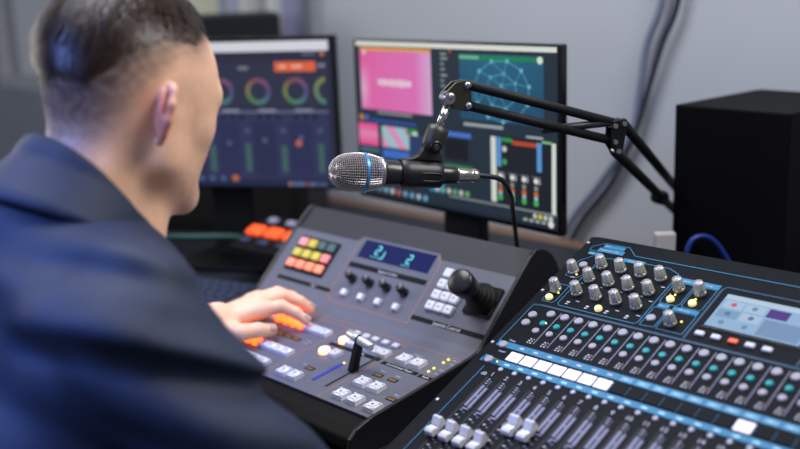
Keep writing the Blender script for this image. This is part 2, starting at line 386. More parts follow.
# ================================================================ AUDIO MIXER
mxr = thing('audio_mixer', 'black digital audio mixing desk with silver knobs, teal keys and turquoise lines', 'audio mixer', (.156, 1.302, DESK), AZ)
TA = math.atan2(.177, .430)
MP = Plane(.169, .245, TA)                      # t negative runs to the front
LEN, MW = .515, .640
ye, ze = MP.M(0, -LEN).translation.y, MP.M(0, -LEN).translation.z
body = [(ye+.01, ze-.046), (.160, .035), (.195, .05), (.200, .200), (.190, .238), (.172, .2425), (ye, ze-.002), (ye-.010, ze-.012), (ye-.008, ze-.040)]
mzc = mat('mixer_shell_black', '#08090b', .55, bump=.2, bscale=900, spec=.15)
MB().prism(body, 0, MW).build('body', mzc, mxr, bevel=.004)
for x in (.04, MW-.07):
    for y in (ye+.03, .14): MB().cyl((x+.015, y, 0), (x+.015, y, ze-.015+(y-ye)*.0+.01), .012).build('foot', blackm(), mxr)
pm = MB(); plate_on(MP, [(.002, -LEN+.001), (MW-.002, -LEN+.001), (MW-.002, -.003), (.002, -.003)], -.003, 0, pm)
pm.build('top_panel', mat('mixer_panel', '#0b0e15', .55, noise=.05, nscale=30, spec=.12), mxr, bevel=.001)
TQ = hx('#1f7398'); TQD = hx('#163f58'); NAVY = hx('#0d1018'); MWH = hx('#b9bcc8')
ml = MB(); ml.M = MP.M(0, 0, .0007)
def L(a, b, w_=.0010, c=TQ): ml.line((a[0], -a[1]), (b[0], -b[1]), w_, 0, c)
def poly(pts, w_=.0010, c=TQ):
    for a, b in zip(pts, pts[1:]): L(a, b, w_, c)
poly([(.0135, .166), (.0140, .246)]); poly([(.0265, .294), (.0265, .51)])
poly([(.0135, .166), (.028, .1635), (MW-.01, .1635)], .0034, TQD)
poly([(.0135, .166), (.0285, .1635)], .001)
poly([(.090, .0285), (MW-.01, .0270)], .0012)
poly([(.018, .024), (.033, .013), (.072, .013), (.090, .0285)], .0010)
poly([(.018, .024), (.018, .033), (.040, .033)], .0010)
poly([(.018, .150), (.018, .1150), (.0385, .1150), (.0385, .150), (.036, .1545), (.0200, .1545), (.018, .150)])
poly([(.018, .0960), (.018, .0600), (.035, .041), (.046, .041), (.046, .078), (.0385, .0960), (.018, .0960)])
poly([(.0445, .152), (.0445, .088), (.052, .045), (.090, .040), (.150, .040), (.168, .048), (.168, .152), (.165, .1560), (.048, .1560), (.0445, .152)], .0011)
for x in (.1720, .2030): poly([(x, .104), (x, .068), (x+.004, .0640), (x+.028, .0640), (x+.028, .104), (x+.025, .1080), (x+.003, .1080), (x, .104)])
poly([(.1720, .154), (.1720, .118)], ); poly([(.1720, .118), (.192, .118), (.192, .154), (.1720, .1555)]); poly([(.195, .155), (.195, .118), (.231, .118), (.231, .155), (.195, .155)])
poly([(.236, .060), (.236, .160)], .003, TQD); poly([(.236, .060), (.240, .054), (.372, .054), (.376, .060), (.376, .160)], .0024, TQD)
def block(x0, x1, s0, s1, c=TQ): ml.quad(x0, -s0, x1, -s1, .0001, c)
block(.034, .068, .0150, .0235); block(.030, .072, .0245, .0330); block(.078, .112, .0370, .0445); block(.034, .046, .1045, .1105)
block(.020, .040, .036, .042); block(.1740, .1980, .0535, .0630); block(.2010, .2320, .0535, .0630); block(.1740, .1900, .1095, .1165); block(.196, .2310, .1095, .1165)
# channel strips
NCH = 26
for k in range(NCH):
    x = .0608+.0222*(k)
    if x < MW-.01: poly([(x+.002, .170), (x+.002, .236)], .0009, hx('#8a8ca6'))
block(.0150, MW-.006, .2440, .2545); block(.0150, MW-.006, .2775, .2868)
ml.plate([(.0125, -.2868), (.0430, -.2868), (.0400, -.2775), (.0150, -.2740)], -.0004, .0001, TQ)
ml.plate([(.0150, -.2545), (.0500, -.2545), (.0480, -.2440), (.0150, -.2440)], -.0004, .00005, TQ)
for k in range(NCH):
    x = .0452+.0222*k
    if x > MW-.03: break
    ml.line((x, -.2440), (x, -.2545), .0006, .0002, TQD); ml.line((x, -.2775), (x, -.2868), .0006, .0002, TQD)
    ml.quad(x+.0065, -.2480, x+.0130, -.2506, .0003, MWH if k < 7 else hx('#8ab9cc'))
    if k >= 7: ml.quad(x+.003, -.2462, x+.0185, -.2530, .0002, hx('#5c93ae'))
    ml.quad(x+.0060, -.2810, x+.0135, -.2836, .0003, hx('#a9d3e6'))
    if k >= 7 and k != 14: ml.line((x, -.2590), (x, -.2740), .0005, .0002, TQ)
ml.M = None
ml.build('printed_lines', prnt(), mxr)
lg = MB(); lg.M = MP.M(0, 0, .0007)
for t, u, s_ in ((.0205, .040, 'Gain'), (.0425, .0265, 'HPF'), (.0428, .092, 'Freq'), (.0300, .048, 'Parametric EQ'), (.0605, .186, 'Gate'), (.0605, .216, 'Comp'), (.1150, .180, 'Pan'), (.1150, .212, 'Phones'), (.109, .040, 'In'), (.2420, .0330, 'Mute'), (.2640, .0330, 'Layer'), (.0985, .0310, '48V')):
    lg.text(s_, u, -t, .0052, .0004, MWH)
for i in range(4):
    for q in range(3):
        lg.quad(.066+.0310*i, -.078-.031*q, .0715+.0310*i, -.0792-.031*q, 0, MWH)
        lg.quad(.0500+.0310*i, -.1040, .0545+.031*i, -.1052, 0, MWH)
    lg.quad(.055+.0305*i, -.1445, .0595+.0305*i, -.1470, 0, MWH); lg.quad(.0545+.0305*i, -.1490, .0590+.0305*i, -.1505, 0, MWH)
for k in range(NCH):
    x = .0447+.0222*k
    if x > MW-.03: break
    # meter dots
    for a, b, c in ((0, 0, MWH), (.0045, 0, MWH), (0, .0038, MWH), (.0045, .0038, hx('#8fa79b')), (.001, .0076, MWH), (.0053, .0076, hx('#b06a62'))):
        lg.quad(x+.0075+a, -.2345+b, x+.0100+a, -.2362+b, 0, c)
    lg.text(str(k+1), x+.003, -.3065, .0095, 0, MWH)
    # scale marks and pale bars beside every slot
    for q in range(3):
        lg.quad(x+.0035, -.3120-.0038*q, x+.0068, -.3130-.0038*q, 0, MWH); lg.quad(x+.0085, -.3155-.0038*q, x+.0112, -.3163-.0038*q, 0, hx('#7d8098'))
    lg.quad(x+.0030, -.3240, x+.0074, -.3630, 0, hx('#6e7189')); lg.quad(x+.0098, -.3270, x+.0140, -.3650, 0, hx('#6e7189'))
    lg.text('0', x+.0085, -.3450, .0045, .0002, MWH)
    for q in range(9):
        s0 = .3700+.0092*q
        lg.quad(x+.0035, -s0, x+.0072, -s0-.0014, 0, MWH if q % 2 else hx('#8a8ca6')); lg.quad(x+.0098, -s0-.003, x+.0128, -s0-.0040, 0, hx('#7d8098'))
    lg.quad(x+.004, -.3665, x+.0135, -.3680, 0, hx('#8a8ca6'))
lg.text('dB', .0355, -.3085, .008, 0, MWH)
lg.M = None; lg.build('lettering', prnt(), mxr)
# square name strips (white paper squares, dark after the seventh)
for k in range(NCH):
    x = .0560+.0222*k
    if x > MW-.03: break
    wsq = k < 7 or k == 14
    o = MB().box(-.0100, .0100, -.0082, .0082, 0, .0012).build('key_square' , mat('key_square_white', '#e9e2e6', .35, emit='#e9dfe4', es=.22) if wsq else mat('key_square_dark', '#0d1016', .5, spec=.1), mxr, MP.M(x, -.2668, .0004), .0008)
    on(o, 'white lit square' if wsq else 'dark unlit square')
    if wsq: MB().quad(-.004, -.0012, .004, .0006, .0013, hx('#d8a8ae')).build('lettering', prnt(), o)
# slots + caps
slot = MB().box(-.0011, .0011, -.0720, .0720, 0, .0003).mesh('fader_slot', mat('slot_black', '#050506', .6))
cap = MB()
cap.prism([(-.0125, 0), (.0125, 0), (.0135, .0035), (.0110, .0125), (.0075, .0138), (.0010, .0070), (-.0010, .0062), (-.0090, .0092), (-.0130, .0075), (-.0140, .0030)], -.0062, .0062)
cap.box(-.0063, .0063, -.0004, .0004, .0055, .0072, mi=1)
cme2 = cap.mesh('fader_cap', [mat('fader_cap_silver', '#e2e2e6', .22, .2, coat=.4), black()])
stem = MB().box(-.001, .001, -.004, .004, -.004, .004).mesh('cap_stem', black())
for k in range(NCH):
    x = .0446+.0222*k
    if x > MW-.03: break
    link('fader_slot', slot, mxr, MP.M(x, -.3820, .0002))
    link('fader_cap', cme2, mxr, MP.M(x, -(.3730 if k in (4, 5) else .4120 if k < 4 else .436), .003), .0012)
# knobs
mk = MB()
mk.lathe([(.0080, 0), (.0080, .003), (.0074, .0045)], n=32)
mk.lathe([(.0074, .0045), (.0072, .006), (.0060, .0175), (.0050, .0190)], n=48, lobes=8, la=.085)
mk.lathe([(.0046, .0188), (.0044, .0193)], n=24, mi=1)
mkm = mk.mesh('rotary_knob', [mat('knob_silver', '#c2c2b6', .3, .45, coat=.3, noise=.1, nscale=300), mat('knob_top', '#a9a7ad', .35, .4)], True)
kpos = [(.0253, .0853), (.0252, .1284)]
for i in range(4):
    for q in range(3): kpos.append((.0580+.0308*i, .0632+.0313*q))
kpos += [(.1842, .0768), (.2140, .0761), (.2082, .1411)]
for i, (x, t) in enumerate(kpos): link('rotary_knob', mkm, mxr, MP.M(x, -t, .0004, rz=.4*i))
yb = MB().lathe([(.0052, 0), (.0052, .0025), (.0044, .0042), (.002, .0048)], n=24).mesh('lit_button', mat('lit_button_yellow', '#f0e29a', .35, emit='#e9d98a', es=.7))
for x, t in ((.0264, .1466), (.1056, .1461), (.1844, .0990), (.2148, .0980)): on(link('lit_button', yb, mxr, MP.M(x, -t, .0004), .0), 'button glowing pale yellow')
for x, t, m in ((.0325, .1335, 'y'), (.0335, .090, 'y'), (.1850, .0880, 'y'), (.2140, .0885, 'y'), (.1790, .0900, 'r'), (.2190, .1335, 'y'), (.0560, .1785+.0175, 'g'), (.0385, .2815, 'y')):
    c = {'y': '#ffe06a', 'r': '#ff6a3a', 'g': '#bfffb0'}[m]
    MB().lathe([(.0012, 0), (.0010, .0008)], n=10).build('indicator_light', mat('led_'+m, c, .3, emit=c, es=3.), mxr, MP.M(x, -t, .0022 if m == 'g' else .0006))
def rkey(name, w_, h, hh, m):
    return MB().frust(0, 0, w_, h, 0, hh, .8).mesh(name, m)
gk = MB().lathe([(.0062, 0), (.0061, .0018), (.0054, .0028), (.0015, .0030)], n=20).mesh('grey_button', mat('button_grey', '#9b9aa2', .5, spec=.3))
gk2 = MB().lathe([(.0050, 0), (.0049, .0016), (.0042, .0024), (.0012, .0026)], n=20).mesh('select_button', mat('button_grey', '#9b9aa2', .5, spec=.3))
tk = MB().lathe([(.0048, 0), (.0046, .0018), (.0038, .0028), (.0012, .0030)], n=20).mesh('mute_button', mat('button_teal', '#12868a', .4, emit='#0d7c80', es=.15))
for k in range(NCH):
    x = .0505+.0222*k
    if x > MW-.02: break
    link('channel_button', gk, mxr, MP.M(x, -.1770, .0004)); on(link('mute_button', tk, mxr, MP.M(x+.0006, -.1968, .0004)), 'teal button')
    link('select_button', gk2, mxr, MP.M(x, -.2125, .0004))
    MB().lathe([(.0034, 0), (.0030, .0016), (.001, .002)], n=14).build('peak_button', mat('button_pale', '#a9abb9', .4), mxr, MP.M(x+.0020, -.2922, .0004)) if k < 24 else None
for x, t in ((.0272, .2030), (.0265, .1860), (.0255, .2510), (.0250, .2820), (.1800, .1400), (.0300, .0680), (.0475, .0530)): link('round_button', gk, mxr, MP.M(x, -t, .0004))
for x, c in ((.2510, '#c3c6d2'), (.2720, '#c3c6d2'), (.2940, '#f0623e'), (.315, '#c3c6d2'), (.336, '#c3c6d2')):
    on(link('screen_button', MB().frust(0, 0, .0130, .0085, 0, .004, .85).mesh('screen_button', mat('button'+c[1:], c, .4)), mxr, MP.M(x, -.1470, .0004), .0015), 'orange button' if c == '#f0623e' else 'pale grey button')
for x, t in ((.0057, .0181), (.0067, .1349), (.0073, .2513), (.0080, .3684), (.0080, .485)):
    MB().lathe([(.0026, 0), (.0022, .0012), (.0010, .0014)], n=12).build('screw', mat('screw_zinc', '#c9c9d2', .3, .6), mxr, MP.M(x, -t, .0002))
ts = MB().box(-.062, .062, -.0345, .0345, 0, .0012).build('touch_screen', mat('touch_glass', '#0a0b0f', .12), mxr, MP.M(.3065, -.0985, .0004), .0005)
q = MB(); LB = hx('#9cc2e6')
q.quad(-.0590, -.0315, .0590, .0315, .0014, LB)
for a, b, c, d_, cc in ((-.058, .0225, .058, .0305, '#c6dcf2'), (-.0550, .006, -.0300, .020, '#b6d2ee'), (-.0270, .006, -.002, .020, '#b6d2ee'), (.002, .004, .028, .020, '#56348f'), (-.055, -.012, -.028, .0025, '#86aad2'), (-.025, -.012, .0, .0025, '#b6d2ee'), (.004, -.0290, .055, .000, '#7f9fc6')):
    q.quad(a, b, c, d_, .0016, hx(cc))
for a, b, cc in ((-.042, .0135, '#d8626c'), (-.015, .0135, '#7c93b8'), (-.042, -.004, '#5f7ea6'), (-.012, -.004, '#5f7ea6'), (-.042, -.021, '#7c93b8'), (-.012, -.021, '#7c93b8')):
    q.lathe([(.0036, .0014), (.0036, .0018)], (a, b, 0), n=14, col=hx(cc))
q.build('picture', screen_m(), ts)

# ================================================================ MONITORS
def monitor(label, loc, rz, W, H_, zb, drop):
    """origin on the desk under the middle of the screen; local x along the screen, -y faces the viewer"""
    t = thing('computer_monitor', label, 'monitor', loc, rz)
    MB().box(-W/2, W/2, 0, .018, zb, zb+H_).build('frame', blackg(), t, bevel=.003)
    MB().frust(0, 0, W*.8, H_*.8, 0, .03, .7).build('back_shell', blackm(), t, Matrix.Translation((0, .018, zb+H_/2)) @ Matrix.Rotation(R(-90), 4, 'X'), .004)
    MB().box(-.05, .05, .030, .055, .012, zb+H_*.45).build('stand_neck', blackm(), t, bevel=.004)
    MB().plate([(-.11, -.05), (.11, -.05), (.12, -.03), (.10, .13), (-.10, .13), (-.13, -.03)], 0, .012).build('stand_base', blackg(), t, bevel=.004)
    return t
WM, HM = .538, .323
# centre of the right monitor: right end at (.281,1.658), left end at (-.077,2.069)
cm = Vector(((.281-.077)/2-.0065, (1.658+2.069)/2, DESK))
mon = monitor('wide black monitor behind the microphone showing a pink picture and a blue wire globe', cm, R(-49), WM, HM, .180, 0)
S = MB()
X = lambda f: -WM/2+f*WM
Z = lambda f: .180+f*HM
class Scr:
    """2-D drawing on an upright screen plane (x right, z up) at y = -depth"""
    def __init__(s, X, Z): s.mb = MB(); s.X = X; s.Z = Z; s.d = .0004
    def poly(s, pts, c, lift=0.):
        s.d += .000004
        s.mb.add([(s.X(a), -s.d-lift, s.Z(b)) for a, b in pts], [tuple(range(len(pts)))], hx(c) if isinstance(c, str) else c)
    def rect(s, a, b, c, d_, col): s.poly([(a, b), (c, b), (c, d_), (a, d_)], col)
    def grad(s, a, b, c, d_, f, nx=12, nz=8):
        s.d += .000004
        for i in range(nx):
            for k in range(nz):
                x0, x1 = a+(c-a)*i/nx, a+(c-a)*(i+1)/nx; z0, z1 = b+(d_-b)*k/nz, b+(d_-b)*(k+1)/nz
                s.mb.add([(s.X(x0), -s.d, s.Z(z0)), (s.X(x1), -s.d, s.Z(z0)), (s.X(x1), -s.d, s.Z(z1)), (s.X(x0), -s.d, s.Z(z1))], [(0, 1, 2, 3)], f((i+.5)/nx, (k+.5)/nz))
    def disc(s, a, b, r, col, ar=1., n=14):
        s.poly([(a+r*math.cos(6.2832*k/n), b+r*ar*math.sin(6.2832*k/n)) for k in range(n)], col)
    def seg(s, p, q, w_, col, ar=1.):
        dx, dz = (q[0]-p[0]), (q[1]-p[1])/ar; l = math.hypot(dx, dz) or 1; nx, nz = -dz/l*w_/2, dx/l*w_/2*ar
        s.poly([(p[0]-nx, p[1]-nz), (q[0]-nx, q[1]-nz), (q[0]+nx, q[1]+nz), (p[0]+nx, p[1]+nz)], col)
def mixc(a, b, t): return tuple(x*(1-t)+y*t for x, y in zip(a, b))
P = Scr(X, Z); AR = WM/HM
P.rect(.012, .028, .988, .992, '#24323f')
P.rect(.018, .958, .985, .985, '#e9ece2')
def pink(u, v_):
    c = mixc(hx('#ec6ab0'), hx('#e77cc6'), u)
    e = max(0, (u-.78)/.22); c = mixc(c, hx('#e0b8e2'), e*.9)
    e = max(0, 1-u/.16)*max(0, 1-abs(v_-.35)/.45); c = mixc(c, hx('#eac6e2'), e)
    e = max(0, 1-u/.3)*max(0, (v_-.55)/.45); return mixc(c, hx('#ea5f96'), e*.8)
P.grad(.040, .570, .425, .944, pink, 16, 12)
P.rect(.041, .930, .425, .950, '#eda64e'); P.disc(.065, .918, .009, '#f4d7df', AR); 
for i, h in enumerate((.9, 1.2, 1., 1.3, 1.1, 1.5, 1.2, .9)): P.rect(.140+.023*i, .735-.012*h, .158+.023*i, .750+.010*h, '#f7dcea')
P.rect(.130, .548, .32, .560, '#9aa3a8')
P.disc(.035, .515, .012, '#d58a4a', AR); P.disc(.065, .515, .010, '#3f7fe0', AR); P.rect(.09, .497, .34, .508, '#2f5fd0')
P.grad(.006+.008, .342, .127, .480, lambda u, v_: mixc(hx('#ef5c9e'), hx('#f0a8cf'), max(0, 1-abs(v_-.5)*3)*.7), 8, 6)
P.grad(.149, .345, .345, .475, lambda u, v_: mixc(hx('#8fd6dc'), hx('#f08cc0'), .5+.5*math.sin(u*13+v_*5)), 14, 6)
P.rect(.285, .44, .345, .478, '#1f8f46'); P.disc(.33, .43, .018, '#eef0ea', AR)
P.rect(.02, .30, .13, .325, '#4a6f86'); P.rect(.15, .28, .345, .33, '#3f73d0'); P.rect(.02, .12, .4, .27, '#1f2a36')
for i in range(9): P.rect(.03+.05*i, .15, .06+.05*i, .19, ['#56718c', '#8a3f77', '#3f7fbf'][i % 3])
for i, z_ in enumerate((.93, .905, .875, .845, .81, .78, .75)): P.rect(.474, z_-.008, .474+(.028, .034, .016, .02, .03, .014, .02)[i], z_+.004, '#98a4a6')
P.disc(.52, .945, .006, '#d0564a', AR)
P.grad(.565, .572, .933, .935, lambda u, v_: mixc(hx('#1d4f70'), hx('#2a6c8e'), v_*(1-abs(u-.5))), 10, 6)
P.rect(.565, .905, .933, .927, '#1a8a48'); P.rect(.565, .908, .655, .924, '#7cc49a'); P.disc(.918, .915, .012, '#dff0da', AR)
# wire globe
gx, gz, gr = .754, .742, .128
nodes = [(gx, gz+.03), (gx, gz-.03)]
ring = [(gx+gr*math.cos(a)*.95, gz+gr*AR*.78*math.sin(a)) for a in [6.2832*k/11+.2 for k in range(11)]]
mid = [(gx+gr*.55*math.cos(a), gz+gr*AR*.45*math.sin(a)) for a in [6.2832*k/7+.5 for k in range(7)]]
GLB = '#4d9fb8'
for k in range(11): P.seg(ring[k], ring[(k+1) % 11], .004, GLB, AR); P.seg(ring[k], mid[(k*7//11) % 7], .004, '#3f8faa', AR)
for k in range(7): P.seg(mid[k], mid[(k+1) % 7], .004, GLB, AR); P.seg(mid[k], nodes[k % 2], .004, '#3f8faa', AR)
for p in ring: P.disc(p[0], p[1], .0075, '#6fc0cc', AR)
for p in mid+nodes: P.disc(p[0], p[1], .0065, '#5fb0c2', AR)
P.rect(.58, .535, .76, .552, '#a8b4b6'); P.rect(.86, .505, .93, .518, '#a8b4b6')
P.rect(.702, .125, .988, .500, '#1b2029'); P.rect(.704, .128, .7275, .492, '#dfe6dc'); P.rect(.965, .110, .982, .492, '#dfe9e0')
P.rect(.731, .330, .750, .492, '#5b9ce0'); P.rect(.904, .330, .924, .486, '#5b9ce0')
P.rect(.753, .470, .800, .492, '#2f9a4c'); P.rect(.800, .458, .904, .482, '#c04a2a'); P.rect(.925, .486, .965, .498, '#7fd08a')
P.disc(.765, .43, .010, '#cfd6d2', AR); P.disc(.765, .36, .010, '#3fae5a', AR)
for i, x in enumerate((.745, .798, .849, .900)):
    P.rect(x-.018, .295, x+.02, .302, '#707a80'); P.disc(x, .278, .0095, '#eef2ee', AR); P.rect(x+.012, .262, x+.018, .29, '#b8c0be')
    P.disc(x, .238, .0085, '#8d9794', AR); P.disc(x, .205, .0100, ['#c76a2f', '#c76a2f', '#d06a2a', '#c9702f'][i], AR); P.disc(x, .182, .008, '#a8c4e2', AR); P.disc(x, .158, .0105, '#44b85a', AR)
P.rect(.50, .106, .985, .116, '#8d9492'); P.rect(.012, .028, .988, .048, '#1b2730')
P.rect(.48, .462, .613, .490, '#4a7ad8'); P.rect(.484, .330, .598, .452, '#12161c'); P.rect(.48, .265, .62, .300, '#2f8a4a'); P.disc(.55, .24, .02, '#5fb070', AR)
P.rect(.30, .20, .46, .44, '#2a3f6c'); P.rect(.36, .22, .46, .25, '#4fae6a'); P.rect(.40, .12, .48, .19, '#2f7fae')
for i, c in enumerate(('#5aa0c8', '#7cc0d8', '#d8d8d8', '#c86a5a', '#7ab0d8', '#7ab0d8', '#b8d0e8', '#6fb7e8')): P.disc(.125+.036*i, .074-.001*i, .0105, c, AR)
for i in range(6): P.disc(.44+.03*i, .14, .010, ['#c8d0d0', '#6ab878'][i % 2], AR)
for i in range(5): P.rect(.845+.026*i, .052, .862+.026*i, .068, '#aeb6b6')
P.disc(.962, .058, .012, '#e6e9e6', AR)
for i in range(4): P.disc(.895+.022*i, .088, .009, ['#c8ccb8', '#d8c83a', '#c8d0cc', '#c8d0cc'][i], AR)
P.mb.build('screen', screen_m(), mon)

# left monitor, turned almost square to the view
lc = Vector((-.120, 2.130, DESK)); yl = R(-15.3); dl_ = Vector((math.cos(yl), math.sin(yl), 0))
LW, LH = .545, .328
mon2 = monitor('wide black monitor turned to the seated man showing colour grading wheels', lc-dl_*(LW/2), yl, LW, LH, .180, 0)
XL = lambda f: LW/2+f; ZL = lambda f: .508+f      # metres from the right top corner
Q = Scr(XL, ZL)
Q.rect(-.538, -.320, -.010, -.008, '#2b2d45')
Q.rect(-.533, -.031, -.016, -.010, '#e3e5ee')
Q.rect(-.535, -.150, -.022, -.055, '#31344a'); Q.rect(-.535, -.305, -.022, -.165, '#33395e')
Q.rect(-.138, -.074, -.046, -.053, '#ea6a42'); Q.rect(-.128, -.067, -.112, -.060, '#f6b8a0'); Q.rect(-.100, -.067, -.076, -.060, '#f6b8a0')
Q.rect(-.222, -.069, -.198, -.062, '#7f8498'); Q.rect(-.062+.02, -.066, -.024, -.058, '#7f8498'); Q.rect(-.075, -.040, -.045, -.035, '#6d7288'); Q.disc(-.030, -.038, .005, '#c87a3a')
def wheel(cx, cz, r0, r1, n=40):
    Q.d += .00001
    for k in range(n):
        a0, a1 = 6.2832*k/n, 6.2832*(k+1)/n
        h = ((a0/6.2832)*6+4.2) % 6; x_ = 1-abs(h % 2-1)
        rgb = [(1, x_, 0), (x_, 1, 0), (0, 1, x_), (0, x_, 1), (x_, 0, 1), (1, 0, x_)][int(h)]
        c = tuple(.085+.15*t for t in rgb)+(1,)
        Q.mb.add([(XL(cx+r0*math.cos(a0)), -Q.d, ZL(cz+r0*math.sin(a0))), (XL(cx+r1*math.cos(a0)), -Q.d, ZL(cz+r1*math.sin(a0))),
                  (XL(cx+r1*math.cos(a1)), -Q.d, ZL(cz+r1*math.sin(a1))), (XL(cx+r0*math.cos(a1)), -Q.d, ZL(cz+r0*math.sin(a1)))], [(0, 1, 2, 3)], c)
for i in range(5):
    cx = -.0075-.0855*(i)
    if i == 0: cx = -.0400+.0145
    if i: wheel(cx, -.1150, .0195, .0285)
# first wheel is cut by the screen edge
wheel(-.0530+.0, -.1150, .0, .0) if False else None
for k in range(12):
    a0, a1 = R(100)+k*R(160)/12, R(100)+(k+1)*R(160)/12
    Q.poly([(-.022+.020*math.cos(a0), -.115+.020*math.sin(a0)), (-.022+.030*math.cos(a0), -.115+.030*math.sin(a0)), (-.022+.030*math.cos(a1), -.115+.030*math.sin(a1)), (-.022+.020*math.cos(a1), -.115+.020*math.sin(a1))], mixc(hx('#8a8a4e'), hx('#4e8a7a'), k/11))
Q.rect(-.535, -.162, -.022, -.157, '#6a7090')
for i in range(6):
    x = -.075-.0840*i
    Q.rect(x-.022, -.158, x+.018, -.154, '#9aa0b8')
    for k in range(3): Q.disc(x-.02+.021*k, -.171, .0058, '#1d2036')
    Q.rect(x-.038, -.300, x+.014, -.182, '#2b3052' if i % 2 else '#2d3158')
    Q.rect(x+.026, -.290, x+.038, -.228-.005*(i % 2), '#456860'); Q.rect(x+.020, -.300, x+.044, -.180, '#3d4468') if i < 0 else None
    Q.disc(x+.032, -.200, .0055, '#565d80'); Q.disc(x-.012, -.215-.006*i, .006, '#565d80')
Q.disc(-.093, -.2270, .0075, '#c46a5e'); Q.disc(-.246, -.3060, .0080, '#c8703e')
for i in range(3): Q.disc(-.275-.026*i, -.3065, .006, '#4f6a9a')
Q.rect(-.538, -.322, -.010, -.311, '#202a4c')
for i, c in enumerate(('#b08a7a', '#6a8fc8', '#7a8ab0', '#a05a6a', '#6a8ac0', '#5a6f9a', '#5a6f9a')): Q.disc(-.118+.013*i, -.3165, .0045, c)
Q.mb.build('screen', screen_m(), mon2)

# black loudspeaker behind the left monitor
bs = thing('studio_speaker', 'black box speaker standing half hidden behind the monitor with the colour wheels', 'speaker', (-.44, 2.80, DESK), R(12))
MB().box(-.14, .135, -.02, .20, 0, .537).build('cabinet', mat('speaker_cabinet_slate', '#161a20', .6, spec=.2, bump=.1), bs, bevel=.006)
MB().lathe([(.085, 0), (.08, .006), (.03, -.004)], (-.01, -.02, .2), (0, -1, 0), 32).build('woofer', mat('cone_grey', '#2b2d30', .6), bs, smooth=True)

# right loudspeaker
sp = thing('studio_speaker', 'large black loudspeaker by the wall behind the audio mixer', 'speaker', (.485, 1.750, DESK), R(-50))
MB().box(0, .215, 0, .27, 0, .386).build('cabinet', mat('speaker_cabinet_black', '#0a0a0b', .65, spec=.08, bump=.15, bscale=500), sp, bevel=.003)
MB().lathe([(.075, 0), (.072, .004), (.064, .0), (.03, -.02), (.02, -.012), (.004, -.01)], (.216, .135, .125), (1, 0, 0), 40).build('woofer', mat('cone_black', '#101113', .55), sp, smooth=True)
MB().lathe([(.040, 0), (.036, .003), (.018, -.004), (.01, .003), (.002, .006)], (.216, .135, .29), (1, 0, 0), 32).build('tweeter', mat('cone_black', '#101113', .55), sp, smooth=True)

# ================================================================ MICROPHONE, ARM, CABLE
def wz(x, y, z): return Vector((x, y, z+DESK))
mic = thing('microphone', 'silver-headed handheld microphone with a blue ring held by the boom arm', 'microphone', tuple(wz(-.040, 1.305, .372)))
A = Vector((-.063, 1.300, .3745)); Bx = Vector((.112, 1.352, .3525)); ax = (Bx-A).normalized(); Lm = (Bx-A).length
M0 = A-ax*.027                                              # front of the head
orig = Vector((-.040, 1.305, .372)); off = M0-orig
hp = [(.003, 0), (.010, .0016), (.0165, .0060), (.0212, .0125), (.0238, .0200), (.0251, .0280), (.0257, .0370), (.0253, .0460), (.0240, .0540), (.0224, .0610), (.0210, .0660), (.0200, .0690)]
def dens(p, n):
    out = []
    for (r0, h0), (r1, h1) in zip(p, p[1:]):
        k = max(1, int(math.hypot(r1-r0, h1-h0)/n+.5)); out += [(r0+(r1-r0)*i/k, h0+(h1-h0)*i/k) for i in range(k)]
    return out+[p[-1]]
gr_ = MB().lathe(dens(hp, .0030), off, ax, 44)
g_o = gr_.build('grille', mat('grille_wire', '#dcd8dc', .3, .55), mic, smooth=False)
wf = g_o.modifiers.new('wire', 'WIREFRAME'); wf.thickness = .0011; wf.use_even_offset = False
MB().lathe([(max(r-.0014, .001), h+.0006) for r, h in hp], off, ax, 40).build('foam_liner', mat('foam_dark', '#17161b', .8), mic, smooth=True)
rA = .0465
MB().lathe([(.0250, rA-.0022), (.0266, rA-.0018), (.0266, rA+.0018), (.0250, rA+.0022)], off, ax, 48).build('ring', mat('ring_blue', '#4f9bd6', .25, .3), mic, smooth=False)
MB().lathe([(.0200, .0665), (.0216, .0680), (.0216, .0705), (.0185, .0720)], off, ax, 48).build('collar', steel(), mic, smooth=True)
MB().lathe([(.0178, .071), (.0184, .074), (.0172, .090), (.0158, .110), (.0142, .135), (.0128, .162), (.0124, .174), (.0108, .1755)], off, ax, 40).build('barrel', mat('barrel_black', '#1a1b1c', .33, coat=.2), mic, smooth=True)
MB().lathe([(.0098, .175), (.0100, .179), (.0096, .194), (.0088, .195), (.0088, .198), (.0095, .199), (.0094, .204), (.0070, .208)], off, ax, 32).build('connector', mat('nickel', '#b2aaa0', .25, .9), mic, smooth=True)
# boom arm
arm = thing('microphone_boom_arm', 'black jointed boom arm on a desk clamp reaching across to the microphone', 'boom arm', tuple(wz(.560, 1.95, 0)))
OA = Vector((.560, 1.95, DESK))
def al(x, y, z): return wz(x, y, z)-OA
rod = blackm()
dirF = Vector((.93, .36, 0)).normalized(); nrm = Vector((dirF.y, -dirF.x, 0))   # nrm points to the camera
def al2(x, y, z, o=0.): return al(x, y, z)+nrm*o
bar = MB().tube([al(.097, 1.36, .476), al(.312, 1.450, .404)], .0068, 12, smooth=0); bar.build('rod', rod, arm, smooth=True)
bar = MB().tube([al(.097, 1.36, .448), al(.309, 1.450, .378)], .0068, 12, smooth=0); bar.build('rod', rod, arm, smooth=True)
MB().tube([al(.205, 1.41, .403), al(.322, 1.452, .4045)], .0056, 10, smooth=0).build('spring_cover', mat('spring_tube_black', '#22242b', .4), arm, smooth=True)
MB().tube([al(.327, 1.45, .402), al(.5685, 1.95, .167)], .0078, 12, smooth=0).build('rod', rod, arm, smooth=True)
MB().tube([al(.316, 1.45, .362), al(.5530, 1.93, .140)], .0078, 12, smooth=0).build('rod', rod, arm, smooth=True)
